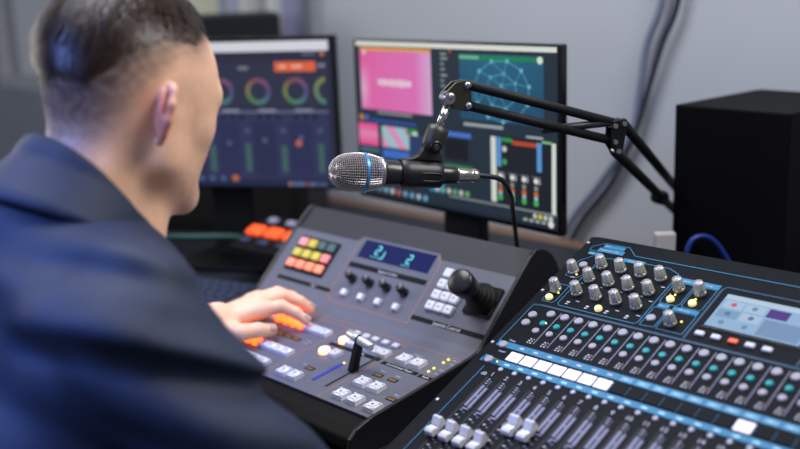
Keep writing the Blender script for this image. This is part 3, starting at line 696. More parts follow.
# elbow bracket: two plates
def vplate(pts, th, o):   # pts in (along dirF, z) about base point
    mb = MB(); n = len(pts)
    vs = [tuple(base+dirF*a+Vector((0, 0, z_))+nrm*(o+k*th)) for k in (0, 1) for a, z_ in pts]
    mb.add(vs, [tuple(range(n)), tuple(range(2*n-1, n-1, -1))]+[(i, i+n, (i+1) % n+n, (i+1) % n) for i in range(n)]); return mb
base = al(.316, 1.45, .385)
for o in (.006, -.009):
    vplate([(-.010, .022), (.012, .024), (.016, .016), (.008, -.022), (.000, -.030), (-.012, -.012)], .003, o).build('elbow_plate', mat('bracket_black', '#1a1b1d', .35, .4), arm, bevel=.001)
for a, z_ in ((-.006, .015), (.009, .017), (-.006, -.008), (.0, -.022)):
    p = base+dirF*a+Vector((0, 0, z_)); MB().cyl(p-nrm*.010, p+nrm*.012, .0042, .0036, 12).build('bolt', steel(), arm, smooth=False)
# front bracket by the microphone
base = al(.083, 1.360, .462)
for o in (.0055, -.0085):
    vplate([(-.022, .004), (-.004, .019), (.010, .021), (.018, .016), (.019, -.018), (.012, -.022), (-.004, -.018), (-.020, -.004)], .003, o).build('head_plate', mat('bracket_bronze', '#4a4a40', .32, .7), arm, bevel=.0012)
for a, z_ in ((.0125, .0135), (.0130, -.0140), (-.012, .0005)):
    p = base+dirF*a+Vector((0, 0, z_)); MB().lathe([(.0050, 0), (.0050, .020), (.0038, .0235), (.0015, .0240)], p-nrm*.011, nrm, 16).build('bolt', steel(), arm, smooth=True)
jc = al(.070, 1.355, .4600)
MB().lathe([(.0075, -.009), (.0092, -.007), (.0092, .007), (.0075, .009)], jc, nrm, 24).build('swivel', steel(), arm, smooth=False)
MB().cyl(al(.070, 1.355, .452), al(.0555, 1.342, .4180), .0058, .0058, 18).build('post', mat('polished_steel', '#cfcdc6', .12, 1.), arm, smooth=True)
# clip: barrel socket, neck, saddle sleeve
up = (Vector((.070, 1.355, .452))-Vector((.0575, 1.343, .425))).normalized()
cb = al(.0570, 1.343, .4230)
MB().lathe([(.0100, .0), (.0150, -.0015), (.0154, -.010), (.0150, -.026), (.0122, -.034), (.0070, -.0385)], cb, up, 28).build('clip_socket', mat('clip_black', '#262622', .38, bump=.2, bscale=600), arm, smooth=True)
p = cb-up*.027+nrm*.0075
MB().lathe([(.0078, 0), (.0078, .0085), (.0066, .0095)], p, nrm, 24).build('clip_screw', blackg(), arm)
MB().lathe([(.0040, .0094), (.0036, .0100), (.001, .0098)], p, nrm, 6).build('clip_screw_head', mat('screw_dark', '#5a5b5e', .3, .8), arm)
cs = M0+ax*.125+Vector((0, 0, DESK))-OA                      # middle of the saddle on the microphone
mb = MB(); zz = Vector((0, 0, 1)); nn = ax.cross(zz).normalized(); cp_ = [(-.025, .0195), (-.012, .0220), (-.003, .0265), (.002, .0330), (.004, .0380), (.006, .0420), (.022, .0420), (.0255, .0370), (.0270, .0300), (.0285, .0240), (.0310, .0190), (.015, .0200), (-.005, .0205)]
n_ = len(cp_)
mb.add([tuple(cs+ax*a+zz*b+nn*k) for k in (-.0075, .0075) for a, b in cp_], [tuple(range(n_-1, -1, -1)), tuple(range(n_, 2*n_))]+[(i, (i+1) % n_, n_+(i+1) % n_, n_+i) for i in range(n_)])
mb.build('clip_neck', mat('clip_black', '#262622', .38), arm, bevel=.002)
sl = MB(); ns = 30; aa = []
r_in0, r_in1 = .0166, .0146
t1 = ax.cross(Vector((0, 0, 1))).normalized(); t2 = t1.cross(ax)
vs = []; rings = [(-.030, .0194, .0180), (-.028, .0208, .0178), (-.018, .0208, .0172), (.0, .0200, .0160), (.018, .0192, .0150), (.026, .0184, .0146), (.028, .0165, .0146)]
op = R(52)                                                    # opening at the underside
for h, ro, ri in rings:
    for k in range(ns+1):
        th = -math.pi/2+op/2+(2*math.pi-op)*k/ns
        e = t1*math.cos(th)+t2*math.sin(th)
        vs.append(tuple(cs+ax*h+e*ro)); vs.append(tuple(cs+ax*h+e*ri))
fs = []; w2 = 2*(ns+1)
for a in range(len(rings)-1):
    for k in range(ns):
        i = a*w2+2*k
        fs.append((i, i+2, i+2+w2, i+w2)); fs.append((i+1, i+1+w2, i+3+w2, i+3))
    fs.append((a*w2, a*w2+w2, a*w2+w2+1, a*w2+1)); e = a*w2+2*ns; fs.append((e, e+1, e+1+w2, e+w2))
for a in (0, len(rings)-1):
    for k in range(ns):
        i = a*w2+2*k; fs.append((i, i+1, i+3, i+2) if a == 0 else (i, i+2, i+3, i+1))
sl.add(vs, fs); sl.build('clip_sleeve', mat('clip_rubber', '#141516', .4), arm, smooth=True)
rb = MB()
rb.tube([cs+nrm*.0192+ax*-.006+Vector((0, 0, .004)), cs+nrm*.0192+ax*.017+Vector((0, 0, .004)), cs+nrm*.0186+ax*.022, cs+nrm*.0192+ax*.017+Vector((0, 0, -.006)), cs+nrm*.0192+ax*-.006+Vector((0, 0, -.006))], .0014, 8)
rb.build('clip_rib', mat('clip_rubber', '#141516', .4), arm, smooth=True)
MB().lathe([(.010, -.014), (.013, -.010), (.013, .010), (.010, .014)], al(.4640, 1.757, .2210), nrm, 20).build('joint', blackm(), arm, smooth=False)
# base clamp of the arm
MB().lathe([(.016, .012), (.016, .06), (.010, .065), (.009, .118), (.014, .120), (.014, .175), (.006, .18)], (0, 0, 0), (0, 0, 1), 28).build('post_base', blackm(), arm, smooth=False)
MB().box(-.03, .03, -.03, .03, 0, .014).build('clamp', blackm(), arm, bevel=.003)
# cable from the microphone
cab = MB().tube([M0+ax*.206, M0+ax*.216+Vector((0, 0, .000)), Vector((.142, 1.366, .343)), Vector((.156, 1.385, .318)), Vector((.166, 1.45, .285)), Vector((.182, 1.56, .230)), Vector((.205, 1.70, .13)), Vector((.22, 1.74, .02)), Vector((.25, 1.75, .006)), Vector((.34, 1.74, .006))], .0036, 12)
cab.M = None
co = cab.build('microphone_cable', mat('cable_black', '#121315', .45), M=Matrix.Translation((0, 0, DESK)), smooth=True)
tag(co, 'black cable hanging from the microphone down behind the grey console', 'cable')

# ================================================================ SMALL THINGS ON THE DESK
# keyboard
kb = thing('computer_keyboard', 'dark keyboard lying on the desk beyond the seated man', 'keyboard', (-.440, 1.962, DESK), R(-28))
MB().prism([(-.075, 0), (.075, 0), (.075, .022), (-.075, .012)], -.205, .20).build('case', mat('keyboard_case', '#23262f', .45), kb, bevel=.003)
km = MB().frust(0, 0, .0170, .0165, 0, .007, .78).mesh('key', mat('keycap_slate', '#363e54', .35))
for r in range(5):
    for c in range(16):
        link('key', km, kb, Matrix.Translation((-.188+.0245*c+.004*(r % 3), -.056+.028*r, .0138+.0018*r)) @ Matrix.Rotation(R(3.8), 4, 'X') @ Matrix.Diagonal((1.2, 1.35, 1, 1)), .001)
# small control pad with orange keys
cp = thing('control_pad', 'small sloped black control pad with glowing orange keys beyond the console', 'control pad', (-.286, 2.085, DESK), R(-40))
MB().prism([(-.055, .058), (.060, .094), (.060, .124), (-.055, .082)], -.055, .130).build('case', black(), cp, bevel=.003)
MB().box(-.02, .09, .022, .046, 0, .088).build('stand', black(), cp, bevel=.003)
CPP = Plane(-.055, .082, math.atan2(.042, .115))
for i in range(3):
    on(MB().frust(0, 0, .046, .034, 0, .010, .85).build('orange_key', mat('orange_key_lit', '#f25a22', .4, emit='#ee4f1c', es=.75), cp, CPP.M(-.026+.055*i, .058, .0), .004), 'key glowing orange')
    on(MB().frust(0, 0, .028, .018, 0, .008, .85).build('dark_key', mat('dark_blue_key', '#2c3352', .4), cp, CPP.M(-.026+.055*i, .022, .0), .003), 'dark blue key')
    on(MB().frust(0, 0, .026, .018, 0, .008, .85).build('pale_key', mat('pale_key', '#8d90a8', .4), cp, CPP.M(-.014+.055*i, .100, .0), .003), 'pale grey key')
# black equipment cases under the left monitor
ec = thing('equipment_case', 'black rack case on the desk under the monitor with the colour wheels', 'equipment case', (-.50, 2.60, DESK), R(-15))
MB().box(-.40, .30, -.06, .10, 0, .150).build('case', mat('rack_black', '#0b0b0c', .55), ec, bevel=.004)
for i in range(2): MB().box(-.39+.33*i, -.07+.33*i, -.064, -.058, .02, .13).build('front_panel', mat('rack_panel_black', '#101012', .5), ec, bevel=.001)
gcb = MB().tube([(-1.10, 2.33, .010), (-1.02, 2.295, .060), (-.93, 2.262, .0868), (-.70, 2.205, .0866), (-.56, 2.158, .0866), (-.45, 2.140, .0860), (-.35, 2.165, .074), (-.27, 2.22, .030), (-.24, 2.27, .010)], .0075, 10).build('network_cable', mat('cable_teal', '#074038', .5), M=T(0, 0, DESK), smooth=True)
tag(gcb, 'dark teal cable stretched across below the monitor with the colour wheels', 'cable')
lb = thing('cable_tray', 'low black cable tray along the desk under the teal cable', 'cable tray', (-.60, 2.30, DESK), R(-15))
MB().box(-.30, .08, -.160, -.090, 0, .078).build('tray', mat('rack_black', '#0b0b0c', .55), lb, bevel=.004)
bc = MB().tube([(.47, 1.63, .02), (.475, 1.635, .12), (.490, 1.64, .172), (.53, 1.65, .165), (.57, 1.64, .10), (.60, 1.60, .03)], .0045, 10).build('speaker_cable', mat('cable_blue', '#16307c', .45), M=T(0, 0, DESK), smooth=True)
tag(bc, 'blue cable looping in front of the large black loudspeaker', 'cable')
pl = thing('cable_plug', 'small white plug showing over the mixer edge beside the loudspeaker', 'plug', (.452, 1.66, DESK))
MB().box(-.022, .014, -.008, .008, .0, .182).build('casing', mat('plug_white', '#c6c2bd', .4), pl, bevel=.004)
# cables hanging in front of the wall
VWc = VW-.02
def wc(u, z): p = U*u+V*VWc; return (p.x, p.y, z+DESK)
o = MB().tube([wc(-1.10, 1.90), wc(-1.11, 1.3), wc(-1.135, .80), wc(-1.16, .56), wc(-1.196, .46), wc(-1.212, .36), wc(-1.232, .26), wc(-1.31, .145), wc(-1.40, .03), wc(-1.44, -.10), wc(-1.45, -.5), wc(-1.45, -.70)], .0085, 10).build('wall_cable', mat('cable_grey', '#6f7890', .55), smooth=True)
tag(o, 'pale grey cable hanging in front of the wall', 'cable')
o = MB().tube([wc(-1.06, 1.90), wc(-1.07, 1.3), wc(-1.095, .80), wc(-1.122, .56), wc(-1.160, .46), wc(-1.192, .36), wc(-1.225, .26), wc(-1.285, .145), wc(-1.375, .03), wc(-1.415, -.10), wc(-1.42, -.5), wc(-1.42, -.70)], .0062, 10).build('wall_cable', mat('cable_navy', '#232c40', .5), smooth=True)
tag(o, 'dark navy cable hanging in front of the wall beside the pale one', 'cable')
# ================================================================ PERSON
import openvdb as vdb
def nv(*a): return np.array(a, dtype=np.float64)
def smin(a, b, k):
    h = np.clip(.5+.5*(b-a)/k, 0, 1); return b+(a-b)*h-k*h*(1-h)
def smax(a, b, k): return -smin(-a, -b, k)
def ell(P, c, r):
    q = (P-nv(*c))/nv(*r); k0 = np.linalg.norm(q, axis=1); k1 = np.linalg.norm(q/nv(*r), axis=1)+1e-9
    return k0*(k0-1)/k1
def cone(P, a, b, ra, rb=None):
    rb = ra if rb is None else rb; a = nv(*a); b = nv(*b); d = b-a
    t = np.clip(((P-a)@d)/max(d@d, 1e-12), 0, 1); return np.linalg.norm(P-a-t[:, None]*d, axis=1)-(ra+(rb-ra)*t)
def chain(P, pts, rs, k=.004):
    out = None
    for a, b, ra, rb in zip(pts, pts[1:], rs, rs[1:]):
        d = cone(P, a, b, ra, rb); out = d if out is None else smin(out, d, k)
    return out
def vmesh(fn, lo, hi, vox, name, mats, parent=None, col=None, half=2.5):
    """surface of a signed distance function as one closed mesh (sparse blocks)"""
    g = vdb.FloatGrid(background=vox*half); Bk = 16
    lo_i = np.floor(np.array(lo)/vox/Bk).astype(int); hi_i = np.ceil(np.array(hi)/vox/Bk).astype(int)
    ii = np.stack(np.meshgrid(*[np.arange(lo_i[k], hi_i[k]) for k in range(3)], indexing='ij'), -1).reshape(-1, 3)
    d = fn((ii*Bk+Bk/2)*vox); hd = Bk*vox*.87+.012
    for b in ii[d < -hd]: g.fill(tuple(int(x) for x in b*Bk), tuple(int(x) for x in b*Bk+Bk-1), -vox*half, False)
    loc = np.stack(np.meshgrid(*[np.arange(Bk)]*3, indexing='ij'), -1).reshape(-1, 3)
    for b in ii[np.abs(d) <= hd]:
        p = (loc+b*Bk)*vox; v = np.clip(fn(p), -vox*half, vox*half)
        g.copyFromArray(v.reshape(Bk, Bk, Bk).astype(np.float32), ijk=tuple(int(x) for x in b*Bk))
    g.transform = vdb.createLinearTransform(voxelSize=vox)
    pts, quads = g.convertToQuads(0.0)
    me = bpy.data.meshes.new(name)
    q = quads.astype(np.int32)[:, ::-1]
    me.vertices.add(len(pts)); me.vertices.foreach_set('co', pts.astype(np.float32).ravel())
    me.loops.add(q.size); me.loops.foreach_set('vertex_index', q.ravel())
    me.polygons.add(len(q)); me.polygons.foreach_set('loop_start', np.arange(0, q.size, 4, dtype=np.int32)); me.polygons.foreach_set('loop_total', np.full(len(q), 4, dtype=np.int32))
    me.polygons.foreach_set('use_smooth', [True]*len(q)); me.update(calc_edges=True); me.validate()
    for m in (mats if isinstance(mats, list) else [mats]): me.materials.append(m)
    if col is not None:
        ca = me.color_attributes.new('Col', 'FLOAT_COLOR', 'POINT'); co = np.zeros(len(me.vertices)*3, dtype=np.float32); me.vertices.foreach_get('co', co)
        c = col(co.reshape(-1, 3).astype(np.float64)); ca.data.foreach_set('color', np.concatenate([c, np.ones((len(c), 1))], 1).astype(np.float32).ravel())
    o = bpy.data.objects.new(name, me); COL.objects.link(o)
    if parent is not None: o.parent = parent
    return o
# frames (z measured from the desk top, shifted at the end)
HC = nv(-.286, 1.120, .498); ha, hpch, hroll = R(36), R(15), R(3)
f_ = nv(math.sin(ha)*math.cos(hpch), math.cos(ha)*math.cos(hpch), -math.sin(hpch)); r_ = nv(math.cos(ha), -math.sin(ha), 0); u3 = np.cross(r_, f_)
HR = np.stack([r_, f_, u3], 1)
def toH(P): return (P-HC)@HR
def frH(q): return HC+HR@nv(*q)
def head(P):
    p = toH(P); m = p.copy(); m[:, 0] = np.abs(m[:, 0])
    d = ell(p, (0, -.008, .030), (.0775, .1020, .0900))
    d = smin(d, ell(p, (0, -.030, .000), (.066, .072, .075)), .02)
    d = smin(d, ell(p, (0, .036, -.025), (.0600, .0600, .0860)), .03)
    d = smin(d, cone(m, (.050, -.002, -.060), (.018, .066, -.104), .0180, .0150), .030)
    d = smin(d, cone(m, (.055, -.004, -.020), (.051, -.002, -.062), .0150, .0170), .020)
    d = smin(d, ell(p, (0, .072, -.098), (.0240, .0190, .0190)), .018)
    d = smin(d, cone(m, (0, .0850, .020), (.042, .0710, .018), .0115, .0110), .014)
    d = smin(d, ell(m, (.041, .050, -.022), (.0170, .0190, .0160)), .018)
    d = smax(d, -(np.linalg.norm(m-nv(.031, .101, -.002), axis=1)-.0125), .012)
    d = smin(d, chain(p, [(0, .086, .008), (0, .093, -.016), (0, .0970, -.034)], [.0070, .0075, .0095]), .007)
    d = smin(d, cone(m, (.006, .092, -.036), (.0115, .087, -.037), .0065, .0055), .005)
    d = smin(d, cone(m, (0, .0965, -.0600), (.019, .0840, -.0620), .0052, .0030), .005)
    d = smin(d, cone(m, (0, .0945, -.0690), (.016, .0830, -.0680), .0058, .0035), .005)
    # ears
    e = (m-nv(.0765, -.034, -.015))/.95
    ca, sa = math.cos(R(46)), math.sin(R(46))     # stands off the head, opening forward
    ex = e[:, 0]*ca+e[:, 1]*sa; ey = -e[:, 0]*sa+e[:, 1]*ca; E_ = np.stack([ex, ey, e[:, 2]], 1)
    hel = chain(E_, [(.002, .016, .006), (.008, .014, .022), (.013, .002, .031), (.015, -.012, .026), (.015, -.019, .010), (.013, -.017, -.008), (.009, -.008, -.022), (.005, .004, -.030)],
                [.0030, .0036, .0040, .0042, .0042, .0040, .0042, .0058], .004)
    bowl = ell(E_, (.0045, .000, .000), (.0058, .0165, .0270)); bowl = smax(bowl, -ell(E_, (.0125, .004, -.002), (.0085, .0095, .0150)), .004)
    ear = smin(smin(hel, bowl, .005), cone(E_, (.004, .013, -.004), (.004, .010, -.010), .0042), .004)
    d = smin(d, ear, .006)
    return d
MIDS = nv(-.368, 1.020, .290); SR = nv(-.257, .900, .305); SL = nv(-.505, 1.152, .285); C7 = nv(-.358, 1.030, .388)
ER = nv(-.097, .885, .095); WR = nv(.005, .850, .125); EL = nv(-.425, 1.335, .105); WL = nv(-.306, 1.543, .096)
PEL = nv(-.470, .905, -.160)
def Uu(a, p=(0, 0, 0)): return nv(*p)+nv(U.x, U.y, 0)*a
def Vv(a, p=(0, 0, 0)): return nv(*p)+nv(V.x, V.y, 0)*a
def tr(a=0., b=0., z=0., p=(0, 0, 0)): return nv(*p)+nv(U.x, U.y, 0)*a+nv(V.x, V.y, 0)*b+nv(0, 0, z)
def neck(P, k=0.):
    a = frH((0, -.028, -.035)); b = tr(0, .015, .0, C7)
    d = cone(P, a, b, .0540+k, .0580+k)
    d = smin(d, cone(P, frH((0, .012, -.075)), tr(0, .070, -.055, C7), .040+k, .045+k), .03)
    return d
def torso(P, k=0.):
    d = chain(P, [tr(-.06, .02, .0, MIDS), tr(.06, .02, .0, MIDS)], [.088+k, .088+k])
    d = smin(d, chain(P, [tr(.0, .0, .055, MIDS), tr(.13, -.005, .022, MIDS)], [.050+k, .050+k]), .05)
    d = smin(d, chain(P, [tr(.0, .0, .055, MIDS), tr(-.13, -.005, .022, MIDS)], [.050+k, .050+k]), .05)
    ch = MIDS*.65+PEL*.35
    d = smin(d, cone(P, tr(-.055, .02, 0, ch), tr(.055, .02, 0, ch), .112+k), .08)
    ab = MIDS*.3+PEL*.7
    d = smin(d, cone(P, tr(-.045, .01, 0, ab), tr(.045, .01, 0, ab), .108+k), .08)
    d = smin(d, cone(P, tr(-.07, 0, 0, PEL), tr(.07, 0, 0, PEL), .112+k), .06)
    return d
def arms(P, side, k=0.):
    S, E2, W_ = (SR, ER, WR) if side > 0 else (SL, EL, WL)
    d = cone(P, S, E2, .052+k, .041+k); return smin(d, cone(P, E2, W_, .042+k, .026+k*.9), .02)
KN = [tr(s*.12, .42, -.03, PEL) for s in (-1, 1)]; AN = [tr(s*.13, .36, -.50, PEL) for s in (-1, 1)]
def legs(P, k=0.):
    d = None
    for s, kn, an in zip((-1, 1), KN, AN):
        e = cone(P, tr(s*.08, .03, 0, PEL), kn, .085+k, .060+k); e = smin(e, cone(P, kn, an, .058+k, .038+k), .03)
        d = e if d is None else np.minimum(d, e)
    return d
HAND = [  # chains: points, radii  (left hand on the keys)
    ([(-.236, 1.560, .1030), (-.200, 1.566, .1060), (-.177, 1.5665, .0940), (-.161, 1.565, .0800)], [.0105, .0092, .0082, .0068]),
    ([(-.238, 1.582, .1090), (-.201, 1.596, .1150), (-.174, 1.604, .1010), (-.157, 1.609, .0860)], [.0105, .0094, .0084, .0070]),
    ([(-.245, 1.603, .1070), (-.212, 1.623, .1120), (-.189, 1.636, .0990), (-.174, 1.645, .0860)], [.0100, .0088, .0080, .0068]),
    ([(-.256, 1.621, .1000), (-.232, 1.643, .1020), (-.216, 1.657, .0930), (-.204, 1.668, .0830)], [.0090, .0078, .0070, .0062]),
    ([(-.290, 1.530, .0900), (-.258, 1.5240, .0840), (-.233, 1.5360, .0830), (-.2130, 1.5500, .0770)], [.0150, .0118, .0104, .0084]),
]
HAND = [([tuple(nv(*p)+(nv(-.001, -.002, -.003) if k_ == 4 else nv(.001, .009, -.001))) for p in c_], [q_*1.18 for q_ in r_0]) for k_, (c_, r_0) in enumerate(HAND)]
WL = WL+nv(.004, .007, -.001)
def lhand(P):
    d = None
    for c in (HAND[0], HAND[1], HAND[2], HAND[3]):
        e = chain(P, *c, .003); d = e if d is None else smin(d, e, .0035)
    for c, r0 in zip(HAND[:4], (.0140, .0140, .0130, .0118)):
        d = smin(d, cone(P, nv(*c[0][0]), WL+nv(.012, .004, 0)+(nv(*c[0][0])-nv(-.242, 1.590, .105))*.45, r0, .0155), .010)
    t = chain(P, *HAND[4], .003); t = smin(t, cone(P, HAND[4][0][0], WL, .0150, .0190), .012)
    d = smin(d, t, .009)
    for c in HAND[:4]: d = smin(d, np.linalg.norm(P-nv(*c[0][0])-nv(0, 0, .0018), axis=1)-.0100, .006)   # knuckles
    return smin(d, cone(P, WL, WL+(WL-EL)*-.3, .0235, .028), .014)
def rhand(P):
    ax_ = WR-ER; ax_ = ax_/np.linalg.norm(ax_); sd = nv(-ax_[1], ax_[0], 0); sd /= np.linalg.norm(sd); d = None
    for i, (L_, r0) in enumerate(((.075, .0092), (.083, .0094), (.077, .0090), (.060, .0080))):
        k = WR+ax_*.085+sd*(.030-.020*i)+nv(0, 0, .006); a = k+ax_*L_*.45+nv(0, 0, .002); b = k+ax_*L_*.78+nv(0, 0, -.012); c = k+ax_*L_*.95+nv(0, 0, -.026)
        e = chain(P, [k, a, b, c], [r0+.001, r0, r0-.001, r0-.002], .003); e = smin(e, cone(P, k, WR+sd*(.012-.008*i), r0+.003, .015), .01)
        d = e if d is None else smin(d, e, .004)
    t = chain(P, [WR+ax_*.02+sd*.022, WR+ax_*.055+sd*.046-nv(0, 0, .01), WR+ax_*.090+sd*.052-nv(0, 0, .018)], [.014, .011, .009], .004)
    return smin(d, t, .01)
GR = [(head, nv(*HC), .16), (neck, (HC+C7)/2, .15), (torso, (MIDS+PEL)/2, .50), (lambda P: arms(P, 1), (SR+WR)/2, .30), (lambda P: arms(P, -1), (SL+WL)/2, .36),
      (lhand, nv(-.23, 1.58, .09), .13), (rhand, WR+nv(.05, .03, 0), .16), (legs, tr(0, .2, -.25, PEL), .60)]
def body_sdf(P):
    c = P.mean(0); ext = np.linalg.norm(P-c, axis=1).max() if len(P) <= 4096 else 9.
    d = np.full(len(P), .5)
    for f, cc, rad in GR:
        if ext < 1 and np.linalg.norm(c-cc) > rad+ext+.06: continue
        e = f(P); d = smin(d, e, .022 if f not in (lhand, rhand) else .010)
    return d
SK = np.array(hx('#f6c5a4')[:3]); SKR = np.array(hx('#d8735a')[:3]); STB = np.array(hx('#3a2b24')[:3]); LIP = np.array(hx('#b06a5e')[:3])
def hairline(p):      # p in the head frame: >0 where long hair grows
    x, y, z = p[:, 0], p[:, 1], p[:, 2]
    front = np.clip((y-.02)/.07, 0, 1); back = np.clip((-y-.012)/.085, 0, 1)
    z0 = .082-.002*front-.066*back**2.0+.003*np.sin(x*140)
    return z-z0
def body_col(P):
    p = toH(P); c = np.tile(SK, (len(P), 1))
    n = .5+.5*np.sin(p[:, 0]*260+3*np.sin(p[:, 2]*170))*np.sin(p[:, 1]*230+2*np.sin(p[:, 0]*190))
    inhead = (np.linalg.norm(p, axis=1) < .175)
    m = p.copy(); m[:, 0] = np.abs(m[:, 0])
    ear = np.exp(-((np.linalg.norm((m-nv(.088, -.042, -.015))/nv(.017, .024, .032), axis=1))**4))*inhead
    c = c*(1-.8*ear[:, None])+SKR*.8*ear[:, None]
    h = hairline(p)
    # clipped stubble: thick under the hair, thinning downwards, lowest at the back of the neck
    low = .042+.085*np.clip((-p[:, 1]-.01)/.07, 0, 1)
    s = np.clip(1+h/low, 0, 1)**1.25*np.clip((.052-p[:, 1])/.035+.35*np.clip(h/.02+1, 0, 1), 0, 1)*inhead*(1-ear)
    s = 1-(1-np.clip(s*(.75+.35*n), 0, 1)*.93)**1.9
    c = c*(1-s[:, None])+STB*s[:, None]
    be = np.clip(1-np.abs(p[:, 2]+.085)/.035, 0, 1)*np.clip((p[:, 1]-.005)/.02, 0, 1)*inhead*.16*(.6+.8*n)
    c = c*(1-be[:, None])+STB*be[:, None]
    li = np.exp(-(((m[:, 0])/.022)**4+((p[:, 2]+.0645)/.008)**4))*(p[:, 1] > .07)*inhead*.8
    c = c*(1-li[:, None])+LIP*li[:, None]
    mo = np.exp(-(np.linalg.norm(m-nv(.066, .038, -.050), axis=1)/.0016)**2)*inhead*.6
    c = c*(1-mo[:, None])+STB*mo[:, None]
    return c
skin = mat('skin', vcol=True, rough=.5, sss=.18, bump=.12, bscale=700, noise=.05, nscale=90)
person = vmesh(body_sdf, (-.75, .62, -.76), (.20, 1.75, .66), .0026, 'person', skin, col=body_col)
person.location.z = DESK
tag(person, 'person in a navy jacket seated before the consoles, one hand on the keys', 'person')
# nails, eyes, brows
for (pts, rs) in HAND:
    a, b = nv(*pts[-2]), nv(*pts[-1]); dr = (b-a)/np.linalg.norm(b-a); up_ = np.cross(np.cross(dr, nv(0, 0, 1)), dr); up_ /= np.linalg.norm(up_)
    if pts is HAND[4][0]: up_ = up_*.75+nv(.1, -.6, 0); up_ -= dr*(up_@dr); up_ /= np.linalg.norm(up_)
    sd = np.cross(dr, up_); c = b-dr*.001+up_*(rs[-1]-.0012); w_ = rs[-1]*.72; mb = MB(); vs = []
    for i in range(7):
        for k in range(6):
            x = -1+2*i/6; y = -.0070+.0130*k/5; vs.append(tuple(c+sd*w_*x+dr*y+up_*((.0022-.0030*x*x)*1.-.0010*(k/5)**2)))
    mb.add(vs, [(i*6+k, i*6+k+1, (i+1)*6+k+1, (i+1)*6+k) for i in range(6) for k in range(5)])
    n = mb.build('fingernail', mat('nail', '#d3a698', .28, coat=.3), person, smooth=True); so = n.modifiers.new('t', 'SOLIDIFY'); so.thickness = .0008
for s in (-1, 1):
    c = frH((s*.030, .0760, -.001)); gz_ = HR@nv(0, 1, -.25)
    e = MB().ball(tuple(c), .0118, 20).build('eyeball', mat('eye_white', '#dcd6d0', .15), person, smooth=True)
    MB().lathe([(.0052, .0108), (.0045, .0120), (.001, .0122)], tuple(c), tuple(gz_), 18).build('iris', mat('iris_brown', '#3c2a1c', .1), e, smooth=True)
    b = MB(); b.tube([frH((s*.012, .0935, .019)), frH((s*.028, .0890, .0235)), frH((s*.045, .0745, .0180))], .0026, 8)
    b.build('eyebrow', mat('hair_brown', '#2c211c', .55), person, smooth=True)
# hair: a cap that thickens above the hairline plus combed strands
def hair_sdf(P):
    p = toH(P)
    base = np.minimum(ell(p, (0, -.008, .030), (.0775, .1020, .0900)), ell(p, (0, -.030, .000), (.066, .072, .075)))
    h = hairline(p); th_ = .0160*np.clip(h/.050, 0, 1)**1.1-.0008
    th_ = th_+.0022*np.sin(p[:, 0]*150+14*p[:, 1])*np.clip(h/.03, 0, 1)+.0012*np.sin(p[:, 0]*420+p[:, 1]*90)*np.clip(h/.03, 0, 1)
    d = base-th_
    return smax(smax(d, -h+.0, .006), p[:, 1]-.0905-.10*np.clip(.075-p[:, 2], 0, 1), .006)
lo_ = HC-.17; hi_ = HC+.17
hair = vmesh(hair_sdf, lo_, hi_, .0024, 'hair', mat('hair_brown_streaked', '#2a1c16', .42, noise=.45, nscale=30, stretch=(9, 9, 2.0), bump=.5, bscale=260), person)
# strands
sb = []; sf = []; ns_ = 0
cnt = 15000
dirs = rng.normal(size=(cnt, 3)); dirs /= np.linalg.norm(dirs, axis=1)[:, None]
q = nv(0, -.012, .030)+dirs*nv(.0775, .0985, .0905)
h = hairline(q); keep = (h > -.014) & (q[:, 1] < .088)
q = q[keep]; dirs = dirs[keep]; h = h[keep]
nrm_ = dirs/nv(.0775, .0985, .0905); nrm_ /= np.linalg.norm(nrm_, axis=1)[:, None]
fl = np.stack([.35*np.sign(q[:, 0])*np.clip(np.abs(q[:, 0])/.06, 0, 1), .9*np.clip(q[:, 1]/.05, -1, 1)*.6+.1, -.9*np.ones(len(q))], 1)+rng.normal(size=(len(q), 3))*.12
fl[:, 2] = np.where(q[:, 2] > .085, -.1, -.9)
fl -= nrm_*np.sum(fl*nrm_, 1)[:, None]; fl /= np.linalg.norm(fl, axis=1)[:, None]+1e-9
Lh = np.clip(.006+.45*np.clip(h+.014, 0, 1), .004, .026)*rng.uniform(.7, 1.15, len(q))
V_ = []; F_ = []
side = np.cross(nrm_, fl)
tks = (0, .35, .7, 1.); lift = .0155*np.clip(h/.050, 0, 1)**1.1
for k, t in enumerate(tks):
    pos = q+nrm_*(lift*.55+.0012+(lift*.25+.0015*np.clip((h+.014)/.02, 0, 1))*math.sin(t*2.1))[:, None]+fl*(Lh*t)[:, None]
    wd_ = .00075*(1-t*.8)
    V_.append(pos-side*wd_); V_.append(pos+side*wd_)
V_ = np.stack(V_, 1).reshape(-1, 3); V_ = HC+V_@HR.T
for i in range(len(q)):
    o = i*8
    for k in range(3): F_.append((o+2*k, o+2*k+1, o+2*k+3, o+2*k+2))
me = bpy.data.meshes.new('hair_strands'); me.from_pydata([tuple(x) for x in V_], [], F_); me.materials.append(mat('hair_strand', '#3d2a20', .36, noise=.3, nscale=120))
hs = bpy.data.objects.new('hair_strands', me); COL.objects.link(hs); hs.parent = person; hs['kind'] = 'stuff'
